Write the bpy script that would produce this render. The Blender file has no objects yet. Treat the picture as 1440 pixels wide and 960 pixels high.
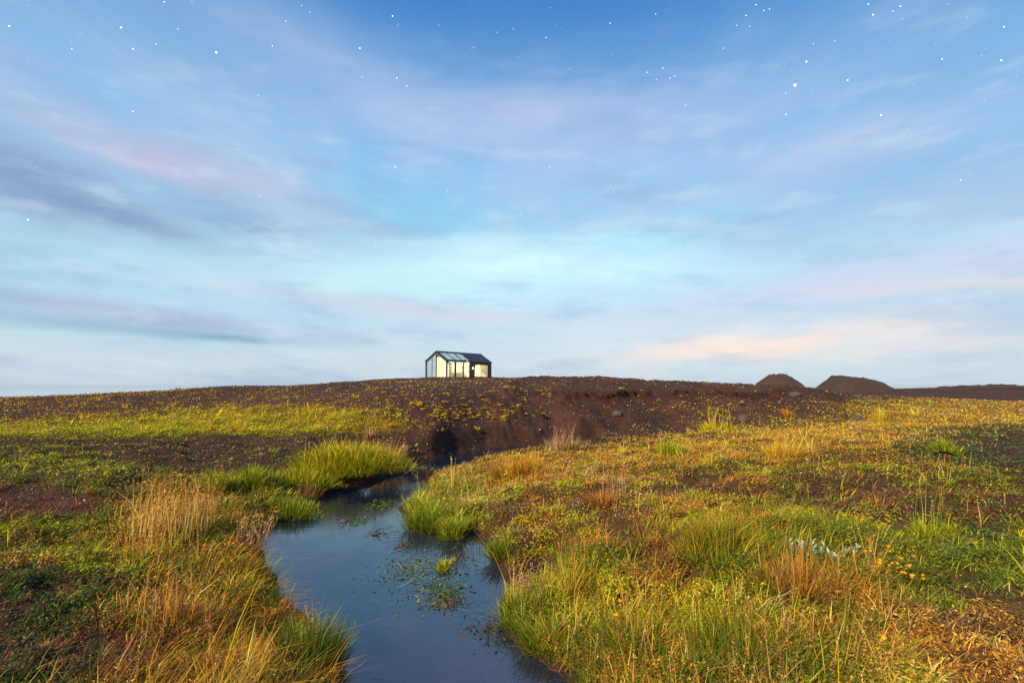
import bpy, bmesh, math, random
import numpy as np
from mathutils import Vector, Matrix

random.seed(7)
rng = np.random.default_rng(11)
scene = bpy.context.scene
COL = scene.collection

# ------------------------------------------------------------------ camera
F = 720.0                       # focal length in pixels of the 1440 px photograph
HOR = 541.0                     # row of the sea horizon
EYE = 1.75                      # eye height above the stream
PITCH = math.atan((HOR - 480.0) / F)
cp, sp = math.cos(PITCH), math.sin(PITCH)


def ray(px, py):
    """direction with forward component 1 for a pixel of the photograph"""
    a = (px - 720.0)
    b = -(py - 480.0)
    y = F * cp - b * sp
    z = F * sp + b * cp
    return a / y, z / y


def at_d(px, py, d):
    x, z = ray(px, py)
    return x * d, d, EYE + z * d


def at_z(px, py, z0):
    x, z = ray(px, py)
    d = (z0 - EYE) / z
    return x * d, d, z0


def proj(X, Y, Z):
    dz = Z - EYE
    fw = np.maximum(Y * cp + dz * sp, 0.05)
    up = -Y * sp + dz * cp
    return 720 + F * X / fw, 480 - F * up / fw


cam_d = bpy.data.cameras.new('camera')
cam_d.sensor_width = 36.0
cam_d.lens = 18.0
cam_d.clip_start = 0.05
cam_d.clip_end = 60000
cam = bpy.data.objects.new('camera', cam_d)
cam.location = (0, 0, EYE)
cam.rotation_euler = (math.radians(90) + PITCH, 0, 0)
COL.objects.link(cam)
scene.camera = cam


# ------------------------------------------------------------------ noise
def _hash(ix, iy, s):
    h = (ix * 374761393 + iy * 668265263 + s * 1442695041) & 0x7fffffff
    h = ((h ^ (h >> 13)) * 1274126177) & 0x7fffffff
    h = h ^ (h >> 16)
    return (h & 0xffff) / 65535.0


def vnoise(x, y, s=0):
    xi = np.floor(x).astype(np.int64)
    yi = np.floor(y).astype(np.int64)
    fx = x - xi
    fy = y - yi
    fx = fx * fx * (3 - 2 * fx)
    fy = fy * fy * (3 - 2 * fy)
    a = _hash(xi, yi, s); b = _hash(xi + 1, yi, s)
    c = _hash(xi, yi + 1, s); d = _hash(xi + 1, yi + 1, s)
    return (a * (1 - fx) + b * fx) * (1 - fy) + (c * (1 - fx) + d * fx) * fy


def fbm(x, y, s=0, o=4):
    t = 0; a = 0.5; n = 0
    for k in range(o):
        t = t + a * vnoise(x, y, s + 17 * k)
        n += a
        x = x * 2.03 + 13.7; y = y * 2.03 - 7.1; a *= 0.5
    return t / n


def sstep(a, b, x):
    t = np.clip((x - a) / (b - a), 0, 1)
    return t * t * (3 - 2 * t)


# ------------------------------------------------------------------ terrain heights
CP = []
def Z(px, py, z): CP.append(at_z(px, py, z))
def D(px, py, d): CP.append(at_d(px, py, d))
def W(x, y, z): CP.append((x, y, z))

for a in [(0, 950, .36), (200, 900, .30), (330, 850, .16), (390, 950, .12), (0, 800, .42), (200, 780, .36),
          (320, 740, .24), (0, 700, .50), (150, 690, .50), (280, 690, .36), (400, 705, .10), (0, 640, .58),
          (200, 640, .54), (380, 655, .34), (470, 672, .18), (540, 662, .14), (0, 610, .62), (200, 606, .62), (400, 610, .56),
          (520, 620, .44), (575, 640, .22), (-300, 800, .45), (-300, 640, .6)]:
    Z(*a)
for a in [(0, 585, 17), (0, 557, 30), (-300, 560, 34), (-300, 585, 18), (160, 575, 18), (160, 550, 28), (300, 605, 12.8), (300, 580, 16.5), (300, 560, 20.5), (300, 541, 26),
          (450, 612, 12), (450, 590, 14), (450, 560, 16.6), (450, 536, 22), (520, 533.5, 24), (600, 532, 24), (700, 531.6, 24), (530, 600, 12.6), (530, 570, 14.8), (530, 548, 17),
          (600, 640, 12.0), (610, 610, 12.6), (610, 585, 13.6), (610, 560, 15.2), (610, 542, 17.5), (690, 622, 14.3), (700, 600, 14.9), (700, 575, 16.0), (700, 550, 17.6), (700, 538, 20),
          (790, 613, 16.3), (800, 590, 17.1), (800, 565, 18.3), (800, 548.6, 19.8), (800, 530.8, 25), (870, 531.5, 26), (870, 604, 17.8), (870, 575, 19.3), (870, 549, 21.2),
          (950, 606, 19.0), (950, 586, 20.2), (950, 561, 21.9), (950, 548, 23.6), (950, 537, 28), (1010, 539.5, 30), (1060, 595, 21.2), (1060, 572, 23.8), (1060, 552, 27), (1060, 541, 32),
          (1130, 585, 24), (1130, 562, 28), (1130, 542.5, 34), (1180, 552, 34), (1180, 566, 30), (1222, 571, 31), (1250, 569, 36), (1440, 565, 40), (1650, 565, 42), (1300, 568, 37),
          (1270, 547, 90), (1440, 543, 90), (1700, 543, 90), (1300, 562, 60), (1440, 560, 60), (1190, 556, 60), (1080, 548, 70),
          (645, 533, 45), (600, 535, 42), (540, 538, 45), (700, 534, 45), (450, 544, 45), (300, 553, 45), (160, 560, 45), (0, 564, 45), (-300, 568, 45), (800, 535, 42), (900, 538, 42), (1000, 544, 45), (1100, 547, 48),
          (645, 531.4, 62), (645, 530.6, 70), (700, 531.8, 66), (590, 532, 66), (540, 535, 72), (760, 534, 72)]:
    D(*a)
for a in [(1440, 960, .36), (1100, 950, .32), (880, 950, .2), (1440, 800, .42), (1100, 800, .40), (900, 820, .28),
          (790, 850, .14), (1440, 700, .45), (1100, 700, .45), (900, 700, .40), (750, 720, .22), (690, 652, .05), (740, 640, .06), (1440, 640, .45),
          (1200, 640, .45), (1000, 640, .42), (850, 655, .27), (710, 674, .12), (1440, 600, .45), (1200, 600, .40),
          (1000, 607, .34), (900, 617, .26), (800, 635, .09), (1300, 585, .42), (1800, 800, .45), (1800, 640, .45)]:
    Z(*a)
for a in [(-14, -12, .5), (14, -12, .5), (0, -14, .4), (-60, -30, .6), (60, -30, .6), (0, -50, .5), (-120, 10, .6), (120, 10, .5),
          (-5, -3, .45), (5, -3, .45), (-220, 60, -2), (220, 60, .3), (-90, 75, -2.2), (-60, 90, -4), (-30, 105, -3.5), (-180, 140, -7),
          (-120, 240, -9), (0, 140, -2), (0, 240, -8), (60, 150, -1), (120, 150, -1), (150, 240, -8), (240, 200, -6),
          (-240, -60, .5), (240, -60, .5), (0, -90, .6), (-240, 240, -10), (250, 110, .6)]:
    W(*a)
CPA = np.array(CP)


def _u(x, y):
    return np.arcsinh(x / 6.0), np.arcsinh((y - 2) / 6.0)


_cx, _cy = _u(CPA[:, 0], CPA[:, 1])
_c2 = 0.07 ** 2
_A = np.sqrt((_cx[:, None] - _cx[None]) ** 2 + (_cy[:, None] - _cy[None]) ** 2 + _c2)
_n = len(_cx)
_M = np.zeros((_n + 3, _n + 3))
_M[:_n, :_n] = _A - np.eye(_n) * 0.004
_M[:_n, _n] = 1; _M[:_n, _n + 1] = _cx; _M[:_n, _n + 2] = _cy
_M[_n:, :_n] = _M[:_n, _n:].T
_wt = np.linalg.solve(_M, np.concatenate([CPA[:, 2], np.zeros(3)]))


def base_z(X, Y):
    out = np.empty(X.shape)
    xs = X.ravel(); ys = Y.ravel(); o = out.ravel()
    for i in range(0, len(xs), 60000):
        a, b = _u(xs[i:i + 60000], ys[i:i + 60000])
        r = np.sqrt((a[:, None] - _cx) ** 2 + (b[:, None] - _cy) ** 2 + _c2)
        o[i:i + 60000] = r @ _wt[:_n] + _wt[_n] + _wt[_n + 1] * a + _wt[_n + 2] * b
    return o.reshape(X.shape)


# stream outline, from the left bank round the far end and back along the right bank
S_PX = [(300, 1500), (455, 1050), (468, 960), (448, 905), (415, 862), (392, 838), (374, 800), (358, 765), (366, 742), (400, 728), (436, 716),
        (442, 704), (418, 694), (440, 688), (480, 686), (530, 676), (566, 664), (580, 654), (604, 648), (640, 638),
        (690, 630), (740, 626), (790, 621.5), (840, 616.5), (846, 618.5), (800, 626), (760, 631), (700, 640), (660, 650), (636, 658), (606, 668), (596, 690),
        (580, 702), (562, 716), (576, 734), (616, 748), (648, 760), (662, 748), (686, 758), (690, 778), (706, 796), (716, 812),
        (740, 800), (764, 792), (782, 800), (768, 818), (738, 826), (712, 836), (704, 862), (716, 892), (746, 922), (792, 950), (812, 975), (860, 1080), (1000, 1600)]
S_XY = np.array([at_z(px, py, 0.0)[:2] for px, py in S_PX])


def stream_sd(X, Y):
    """signed distance to the stream outline: negative in the water"""
    out = np.full(X.shape, 99.0)
    m = (X > -8) & (X < 8) & (Y > -3) & (Y < 24)
    x = X[m]; y = Y[m]
    res = np.full(x.shape, 1e9); ins = np.zeros(x.shape, bool)
    n = len(S_XY)
    for i in range(n):
        ax, ay = S_XY[i]; bx, by = S_XY[(i + 1) % n]
        dx, dy = bx - ax, by - ay
        t = np.clip(((x - ax) * dx + (y - ay) * dy) / (dx * dx + dy * dy + 1e-12), 0, 1)
        res = np.minimum(res, (x - ax - t * dx) ** 2 + (y - ay - t * dy) ** 2)
        c = ((ay > y) != (by > y)) & (x < (bx - ax) * (y - ay) / (by - ay + 1e-12) + ax)
        ins ^= c
    d = np.sqrt(res)
    out[m] = np.where(ins, -d, d)
    return out


def slope_mask(px, py):
    """how much of the bare cinder slope is at a place"""
    a = sstep(480, 640, px) * (1 - sstep(1140, 1260, px)) * (1 - sstep(600, 640, py - (px - 640) * -0.05))
    return np.clip(a, 0, 1)


def terrain(X, Y, full=False):
    b = base_z(X, Y)
    r = np.hypot(X, Y)
    px, py = proj(X, Y, b)
    front = sstep(0.5, 2, Y)
    sl = slope_mask(px, py) * front
    sd = stream_sd(X, Y) + (fbm(X * 3.1, Y * 3.1, 5) - .5) * .16
    hum = (fbm(X * 1.1, Y * 1.1, 1) - .5) * .26 + (fbm(X * 3.7, Y * 3.7, 2) - .5) * .15 + (fbm(X * 12, Y * 12, 3, 3) - .5) * .045
    hum = hum * (1 - .72 * sstep(13, 20, Y) * (px < 1190))
    big = (fbm(X * .22, Y * .22, 8) - .5) * .12 * sstep(12, 40, r)
    up = sstep(.12, .5, b) * (1 - sstep(1.45, 1.9, b))
    dg = X + .55 * Y                                     # runnels falling to the right
    rib = (np.abs(fbm(dg * 1.3, (Y - .5 * X) * .16, 21, 3) - .5) * -1.3 + .14) * .42 * sl * up
    lump = (fbm(X * .9, Y * .9, 31) - .5) * .40 * sstep(.30, .6, b) + (fbm(X * 2.1, Y * 1.7, 37) - .5) * .22 * sl * up + (fbm(X * 4, Y * 4, 33, 3) - .5) * .15 * sl * (.35 + .65 * up)
    calm = .25 + .75 * sstep(650, 730, px)
    rib = rib * calm; lump = lump * calm
    far = 1 - sstep(30, 45, r) * .75
    flat = 1 - np.exp(-(((X + 7.2) / 11) ** 2 + ((Y - 71) / 7) ** 2))
    b = b - .085 * np.exp(-((px - 645) / 95) ** 2) * sstep(16, 19, Y) * (1 - sstep(50, 60, Y))
    b = b - .13 * sstep(13, 24, r) * (px < 1190) * (1 - sstep(40, 55, r))
    land = b + (hum * (1 - .6 * sl) + big * (1 - sl) * .6) * far * flat + (rib + lump) * flat
    land = np.maximum(land, np.where((r < 30) & (Y < 20), 0.06 + hum * .3, -99))
    k = sstep(-.02, .38, sd)
    bed = -0.05 - .22 * sstep(0, -.7, sd) + (fbm(X * 5, Y * 5, 9, 3) - .5) * .05
    edge = 0.02 + .03 * fbm(X * 6, Y * 6, 10, 2)
    z = np.where(sd < 0, bed * sstep(.0, -.12, sd) + edge * (1 - sstep(0, -.12, sd)) - .03, edge * (1 - k) + land * k)
    z = np.where(sd > 5, land, z)
    if full:
        return z, sl, sd, px, py
    return z


# ------------------------------------------------------------------ vegetation zones, at real places on the ground
PAL = {
    'green': (.125, .155, .011), 'lime': (.33, .33, .014), 'yellow': (.58, .38, .02), 'orange': (.46, .20, .028), 'straw': (.56, .36, .11),
    'red': (.20, .06, .035), 'dkgreen': (.04, .085, .014), 'brown': (.11, .06, .035), 'teal': (.06, .13, .05), 'dark': (.035, .022, .022),
    'pink': (.34, .18, .13),
}
PN = list(PAL)
PC = np.array([PAL[k] for k in PN])
ZONES = [  # cx, cy, rx, ry, density, height, palette
    (130, 572, 300, 20, .42, .13, dict(yellow=.25, brown=.4, green=.15, orange=.2)),
    (350, 593, 215, 17, 2.4, .2, dict(lime=.55, yellow=.45)),
    (130, 605, 150, 11, 1.5, .17, dict(lime=.6, yellow=.25, green=.15)),
    (520, 592, 70, 14, .8, .15, dict(lime=.4, yellow=.5, orange=.1)),
    (350, 620, 200, 11, .26, .07, dict(green=.35, lime=.25, brown=.4)),
    (250, 655, 130, 32, .28, .07, dict(green=.35, lime=.2, brown=.35, red=.1)),
    (60, 622, 130, 10, .42, .08, dict(green=.4, lime=.3, brown=.3)),
    (60, 655, 120, 26, .62, .09, dict(green=.5, lime=.4, brown=.1)),
    (130, 690, 60, 14, .6, .09, dict(green=.6, lime=.3, brown=.1)),
    (60, 705, 140, 20, .45, .07, dict(red=.4, brown=.5, green=.1)),
    (410, 640, 80, 14, .5, .1, dict(green=.6, lime=.3, brown=.1)),
    (120, 765, 200, 38, .85, .09, dict(green=.33, lime=.27, orange=.2, brown=.2)),
    (70, 830, 120, 30, .4, .08, dict(dkgreen=.4, green=.2, brown=.2, red=.2)),
    (60, 905, 170, 40, .4, .08, dict(dkgreen=.35, brown=.25, red=.25, orange=.15)),
    (240, 720, 100, 40, 1.0, .22, dict(straw=.35, orange=.45, green=.2)),
    (290, 860, 120, 100, 1.0, .17, dict(orange=.3, green=.22, yellow=.16, red=.16, straw=.16)),
    (400, 920, 70, 60, 1.0, .12, dict(green=.4, dkgreen=.2, orange=.25, red=.15)),
    (420, 690, 90, 20, .8, .15, dict(green=.4, lime=.3, red=.3)),
    (720, 585, 220, 60, .015, .1, dict(yellow=.6, orange=.2, lime=.2)),
    (860, 600, 160, 30, .008, .1, dict(yellow=.6, orange=.2, lime=.2)),
    (1010, 575, 190, 34, .05, .1, dict(yellow=.4, brown=.3, lime=.3)),
    (1195, 566, 45, 7, 1.0, .12, dict(yellow=.6, lime=.25, orange=.15)),
    (1120, 572, 110, 20, .16, .1, dict(yellow=.4, brown=.3, lime=.3)),
    (740, 540, 400, 9, .12, .1, dict(yellow=.4, brown=.6)),
    (600, 583, 110, 17, .22, .14, dict(yellow=.6, lime=.2, orange=.2)),
    (740, 664, 130, 20, 1.0, .09, dict(orange=.38, straw=.3, lime=.22, pink=.1)),
    (900, 640, 200, 16, 1.0, .16, dict(orange=.4, yellow=.2, straw=.25, lime=.15)),
    (1250, 582, 300, 16, 1.2, .16, dict(yellow=.3, orange=.3, straw=.25, lime=.15)),
    (1150, 610, 260, 18, 1.0, .17, dict(orange=.34, yellow=.2, straw=.26, lime=.1, green=.1)),
    (1390, 628, 120, 30, .42, .07, dict(teal=.3, dkgreen=.45, green=.15, red=.1)),
    (1100, 658, 260, 22, .75, .1, dict(orange=.27, lime=.25, brown=.25, green=.18, straw=.05)),
    (820, 720, 180, 45, .75, .10, dict(brown=.25, orange=.2, lime=.23, red=.14, straw=.18)),
    (1180, 690, 220, 34, .7, .09, dict(green=.2, red=.16, brown=.28, lime=.16, orange=.16, pink=.04)),
    (1390, 700, 110, 34, .75, .10, dict(green=.4, red=.14, brown=.2, lime=.14, teal=.12)),
    (1350, 775, 150, 50, .85, .09, dict(green=.5, teal=.15, lime=.22, dkgreen=.08, red=.05)),
    (1000, 910, 240, 70, 1.0, .125, dict(green=.30, lime=.2, orange=.22, straw=.1, dkgreen=.06, red=.12)),
    (860, 830, 110, 50, 1.0, .12, dict(lime=.42, green=.3, orange=.15, red=.13)),
    (1020, 755, 110, 40, 1.0, .16, dict(green=.35, lime=.3, orange=.25, red=.1)),
    (930, 790, 80, 30, .6, .1, dict(red=.3, dark=.3, green=.3, orange=.1)),
    (1190, 860, 100, 70, 1.0, .15, dict(orange=.3, red=.2, green=.3, straw=.1, lime=.1)),
    (1290, 840, 60, 24, .35, .09, dict(dkgreen=.4, red=.3, green=.3)),
    (1380, 905, 130, 55, .9, .08, dict(orange=.26, brown=.3, straw=.24, lime=.15, red=.05)),
    (630, 720, 70, 35, 1.0, .16, dict(green=.4, lime=.4, straw=.2)),
    (760, 900, 90, 60, 1.1, .15, dict(green=.5, lime=.3, orange=.2)),
]


def zones(X, Y, Zh):
    """per point: density, height and palette weights, blended from the zones"""
    px, py = proj(X, Y, Zh)
    r = np.hypot(X, Y)
    wob = np.clip(18 / r, .5, 7)
    px = px + (fbm(X * .5, Y * .5, 41) - .5) * 16 * wob
    py = py + (fbm(X * .5, Y * .5, 43) - .5) * 6.5 * wob
    n = len(X)
    wsum = np.full(n, 1e-4)
    dens = np.full(n, .6e-4); hh = np.full(n, .1e-4)
    pal = np.zeros((n, len(PN)))
    pal[:, PN.index('green')] = .5e-4; pal[:, PN.index('orange')] = .3e-4; pal[:, PN.index('brown')] = .2e-4
    for cx, cy, rx, ry, de, h, p in ZONES:
        q = ((px - cx) / rx) ** 2 + ((py - cy) / ry) ** 2
        w = np.exp(-(q ** 1.3) * 1.15)
        wsum += w; dens += w * de; hh += w * h
        for k, v in p.items():
            pal[:, PN.index(k)] += w * v
    bare = ((Y > 31) & (px < 1190)) | (Y > 46)
    dens = dens / wsum
    dens = np.where(bare, .04, dens)
    return dens, hh / wsum, pal / wsum[:, None], px, py


def pick_cols(pal, X, Y, sharp=1.6, jit=.28):
    """a palette colour for each point, in clumps"""
    g = np.empty(pal.shape)
    for k in range(pal.shape[1]):
        g[:, k] = np.log(pal[:, k] + 1e-6) + sharp * 3.2 * (fbm(X * 2.6, Y * 2.6, 100 + 7 * k, 3) - .5) + rng.gumbel(size=len(X)) * .45
    i = g.argmax(1)
    c = PC[i] * np.exp(rng.normal(0, jit, (len(X), 1))) * np.exp(rng.normal(0, .08, (len(X), 3)))
    return np.clip(c, .004, .7), i


# ------------------------------------------------------------------ object helpers
def tag(o, label=None, cat=None, group=None, kind=None):
    if label: o['label'] = label
    if cat: o['category'] = cat
    if group: o['group'] = group
    if kind: o['kind'] = kind
    return o


def empty(name, loc, rz=0.0, parent=None):
    o = bpy.data.objects.new(name, None)
    o.empty_display_size = .2
    o.location = loc
    o.rotation_euler = (0, 0, rz)
    COL.objects.link(o)
    if parent: o.parent = parent
    return o


def np_mesh(name, V, tris=None, quads=None, cols=None, mat=None, smooth=False):
    me = bpy.data.meshes.new(name)
    V = np.asarray(V, np.float32)
    me.vertices.add(len(V))
    me.vertices.foreach_set('co', V.ravel())
    nt = 0 if tris is None else len(tris)
    nq = 0 if quads is None else len(quads)
    parts = []
    if nt: parts.append(np.asarray(tris, np.int32).ravel())
    if nq: parts.append(np.asarray(quads, np.int32).ravel())
    L = np.concatenate(parts)
    me.loops.add(len(L))
    me.loops.foreach_set('vertex_index', L)
    st = np.concatenate([np.arange(nt) * 3, nt * 3 + np.arange(nq) * 4]).astype(np.int32)
    me.polygons.add(nt + nq)
    me.polygons.foreach_set('loop_start', st)
    if smooth:
        me.polygons.foreach_set('use_smooth', np.ones(nt + nq, bool))
    if cols is not None:
        at = me.color_attributes.new('col', 'FLOAT_COLOR', 'POINT')
        c4 = np.ones((len(V), 4), np.float32); c4[:, :3] = cols
        at.data.foreach_set('color', c4.ravel())
    me.update(calc_edges=True)
    if mat: me.materials.append(mat)
    return me


def link(name, me, parent=None, loc=(0, 0, 0)):
    o = bpy.data.objects.new(name, me)
    o.location = loc
    COL.objects.link(o)
    if parent: o.parent = parent
    return o


def blades(P, h, w, az, lean, bend, c0, c1):
    """curved two-segment blades; returns V, tris, quads, cols"""
    n = len(P)
    dx, dy = np.cos(az), np.sin(az)
    wx, wy = -dy, dx
    tw = rng.uniform(-.9, .9, n)                          # twist so that blades are not all edge-on together
    wx, wy = wx * np.cos(tw) - wy * np.sin(tw), wx * np.sin(tw) + wy * np.cos(tw)
    V = np.empty((n, 5, 3))
    def pt(t):
        q = np.empty((n, 3))
        out = h * (lean * t + bend * t * t)
        q[:, 0] = P[:, 0] + dx * out
        q[:, 1] = P[:, 1] + dy * out
        q[:, 2] = P[:, 2] + h * (t - .45 * bend * t * t * np.clip(lean + bend, 0, 1.5))
        return q
    a, b, c = pt(0.), pt(.55), pt(1.)
    off = np.stack([wx, wy, np.zeros(n)], 1) * (w * .5)[:, None]
    V[:, 0] = a - off * .8; V[:, 1] = a + off * .8
    V[:, 2] = b - off; V[:, 3] = b + off; V[:, 4] = c
    i = np.arange(n) * 5
    quads = np.stack([i, i + 1, i + 3, i + 2], 1)
    tris = np.stack([i + 2, i + 3, i + 4], 1)
    C = np.empty((n, 5, 3))
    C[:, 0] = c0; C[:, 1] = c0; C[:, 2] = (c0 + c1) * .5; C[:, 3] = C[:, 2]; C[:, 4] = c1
    return V.reshape(-1, 3), tris, quads, C.reshape(-1, 3)


def leaflets(P, s, c, up=.6):
    """small randomly turned four-sided leaves around points"""
    n = len(P)
    nrm = rng.normal(size=(n, 3)); nrm[:, 2] = np.abs(nrm[:, 2]) + up
    nrm /= np.linalg.norm(nrm, axis=1)[:, None]
    t = rng.normal(size=(n, 3)); t -= (t * nrm).sum(1)[:, None] * nrm
    t /= np.linalg.norm(t, axis=1)[:, None]
    b = np.cross(nrm, t)
    s = s[:, None]
    V = np.empty((n, 4, 3))
    V[:, 0] = P - t * s; V[:, 1] = P - b * s * .42; V[:, 2] = P + t * s; V[:, 3] = P + b * s * .42
    i = np.arange(n) * 4
    return V.reshape(-1, 3), np.stack([i, i + 1, i + 2, i + 3], 1), np.repeat(c, 4, 0)


def merge(parts):
    """parts: list of (V, tris, quads, cols) -> one"""
    Vs, Ts, Qs, Cs = [], [], [], []; o = 0
    for V, t, q, c in parts:
        Vs.append(V); Cs.append(c)
        if t is not None and len(t): Ts.append(np.asarray(t) + o)
        if q is not None and len(q): Qs.append(np.asarray(q) + o)
        o += len(V)
    return np.concatenate(Vs), (np.concatenate(Ts) if Ts else None), (np.concatenate(Qs) if Qs else None), np.concatenate(Cs)


# ------------------------------------------------------------------ materials
def mat(name):
    m = bpy.data.materials.new(name); m.use_nodes = True
    nt = m.node_tree
    return m, nt, nt.nodes, nt.links, nt.nodes['Principled BSDF']


def simple(name, col, rough=.6, metal=0.0, noise=0.0, scale=8.0, bump=0.0, stretch=None):
    m, nt, N, L, P = mat(name)
    P.inputs['Base Color'].default_value = (*col, 1)
    P.inputs['Roughness'].default_value = rough
    P.inputs['Metallic'].default_value = metal
    if noise or bump:
        tc = N.new('ShaderNodeTexCoord'); mp = N.new('ShaderNodeMapping')
        if stretch: mp.inputs['Scale'].default_value = stretch
        nz = N.new('ShaderNodeTexNoise'); nz.inputs['Scale'].default_value = scale; nz.inputs['Detail'].default_value = 6
        L.new(tc.outputs['Object'], mp.inputs['Vector']); L.new(mp.outputs[0], nz.inputs['Vector'])
        mx = N.new('ShaderNodeMix'); mx.data_type = 'RGBA'
        mx.inputs['A'].default_value = (*[c * (1 - noise) for c in col], 1)
        mx.inputs['B'].default_value = (*[min(1, c * (1 + noise)) for c in col], 1)
        L.new(nz.outputs['Fac'], mx.inputs['Factor']); L.new(mx.outputs['Result'], P.inputs['Base Color'])
        if bump:
            bp = N.new('ShaderNodeBump'); bp.inputs['Strength'].default_value = bump; bp.inputs['Distance'].default_value = .02
            L.new(nz.outputs['Fac'], bp.inputs['Height']); L.new(bp.outputs[0], P.inputs['Normal'])
    return m


def foliage_mat():
    m, nt, N, L, P = mat('foliage')
    at = N.new('ShaderNodeAttribute'); at.attribute_name = 'col'
    L.new(at.outputs['Color'], P.inputs['Base Color'])
    P.inputs['Roughness'].default_value = .65
    P.inputs['Specular IOR Level'].default_value = .2
    tr = N.new('ShaderNodeBsdfTranslucent')
    L.new(at.outputs['Color'], tr.inputs['Color'])
    mx = N.new('ShaderNodeMixShader'); mx.inputs[0].default_value = .35
    L.new(P.outputs[0], mx.inputs[1]); L.new(tr.outputs[0], mx.inputs[2])
    L.new(mx.outputs[0], N['Material Output'].inputs['Surface'])
    return m


FOL = foliage_mat()


def attr_mat(name, rough=.85, bump=0.0, scale=30.0):
    m, nt, N, L, P = mat(name)
    at = N.new('ShaderNodeAttribute'); at.attribute_name = 'col'
    L.new(at.outputs['Color'], P.inputs['Base Color'])
    P.inputs['Roughness'].default_value = rough
    P.inputs['Specular IOR Level'].default_value = .25
    return m


GRAVEL = attr_mat('cinder_gravel')


def ground_mat():
    m, nt, N, L, P = mat('cinder_soil_and_moss')
    tc = N.new('ShaderNodeTexCoord')
    at = N.new('ShaderNodeAttribute'); at.attribute_name = 'col'
    a2 = N.new('ShaderNodeAttribute'); a2.attribute_name = 'veg'
    def noise(s, d=5, r=.6):
        n = N.new('ShaderNodeTexNoise'); n.inputs['Scale'].default_value = s
        n.inputs['Detail'].default_value = d; n.inputs['Roughness'].default_value = r
        L.new(tc.outputs['Object'], n.inputs['Vector']); return n
    n1 = noise(9, 6, .7); n2 = noise(55, 3); n3 = noise(1.1, 5)
    cr = N.new('ShaderNodeValToRGB')                      # the cinder itself
    e = cr.color_ramp.elements
    e[0].position = .3; e[0].color = (.010, .0052, .0055, 1)
    e[1].position = .75; e[1].color = (.135, .060, .040, 1)
    k = e.new(.52); k.color = (.042, .0185, .0145, 1)
    ad = N.new('ShaderNodeMath'); ad.operation = 'MULTIPLY_ADD'
    L.new(n2.outputs['Fac'], ad.inputs[0]); ad.inputs[1].default_value = .45
    m2 = N.new('ShaderNodeMath'); m2.operation = 'MULTIPLY_ADD'
    L.new(n1.outputs['Fac'], m2.inputs[0]); m2.inputs[1].default_value = .35
    m3 = N.new('ShaderNodeMath'); m3.operation = 'MULTIPLY'; L.new(n3.outputs['Fac'], m3.inputs[0]); m3.inputs[1].default_value = .25; n4 = noise(.16, 4)
    m4 = N.new('ShaderNodeMath'); m4.operation = 'MULTIPLY_ADD'; L.new(n4.outputs['Fac'], m4.inputs[0]); m4.inputs[1].default_value = .3; m4.inputs[2].default_value = -.15
    m5 = N.new('ShaderNodeMath'); m5.operation = 'ADD'; L.new(m3.outputs[0], m5.inputs[0]); L.new(m4.outputs[0], m5.inputs[1])
    L.new(m5.outputs[0], m2.inputs[2]); L.new(m2.outputs[0], ad.inputs[2])
    L.new(ad.outputs[0], cr.inputs['Fac'])
    # moss and plant litter where it grows
    th = N.new('ShaderNodeMath'); th.operation = 'MULTIPLY_ADD'
    L.new(n1.outputs['Fac'], th.inputs[0]); th.inputs[1].default_value = 2.4
    s2 = N.new('ShaderNodeMath'); s2.operation = 'MULTIPLY_ADD'; L.new(a2.outputs['Fac'], s2.inputs[0]); s2.inputs[1].default_value = 1.7; s2.inputs[2].default_value = -1.95
    L.new(s2.outputs[0], th.inputs[2]); th.use_clamp = True
    vm = N.new('ShaderNodeMix'); vm.data_type = 'RGBA'; vm.blend_type = 'MULTIPLY'
    vm.inputs['Factor'].default_value = 1
    vr = N.new('ShaderNodeValToRGB'); vr.color_ramp.elements[0].position = .3; vr.color_ramp.elements[0].color = (.35, .33, .36, 1)
    vr.color_ramp.elements[1].position = .7; vr.color_ramp.elements[1].color = (1.1, 1.05, 1, 1)
    L.new(n2.outputs['Fac'], vr.inputs['Fac'])
    L.new(at.outputs['Color'], vm.inputs['A']); L.new(vr.outputs['Color'], vm.inputs['B'])
    mx = N.new('ShaderNodeMix'); mx.data_type = 'RGBA'
    L.new(th.outputs[0], mx.inputs['Factor']); L.new(cr.outputs['Color'], mx.inputs['A']); L.new(vm.outputs['Result'], mx.inputs['B'])
    a3 = N.new('ShaderNodeAttribute'); a3.attribute_name = 'ledge_shade'      # shade below the ledge, painted in as dark red brown
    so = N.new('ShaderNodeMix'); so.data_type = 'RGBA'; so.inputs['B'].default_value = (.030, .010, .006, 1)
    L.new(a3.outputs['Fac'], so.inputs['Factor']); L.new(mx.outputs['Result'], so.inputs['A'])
    L.new(so.outputs['Result'], P.inputs['Base Color'])
    P.inputs['Roughness'].default_value = .9
    P.inputs['Specular IOR Level'].default_value = .2
    bp = N.new('ShaderNodeBump'); bp.inputs['Strength'].default_value = .9; bp.inputs['Distance'].default_value = .10
    L.new(ad.outputs[0], bp.inputs['Height']); L.new(bp.outputs[0], P.inputs['Normal'])
    return m


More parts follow.
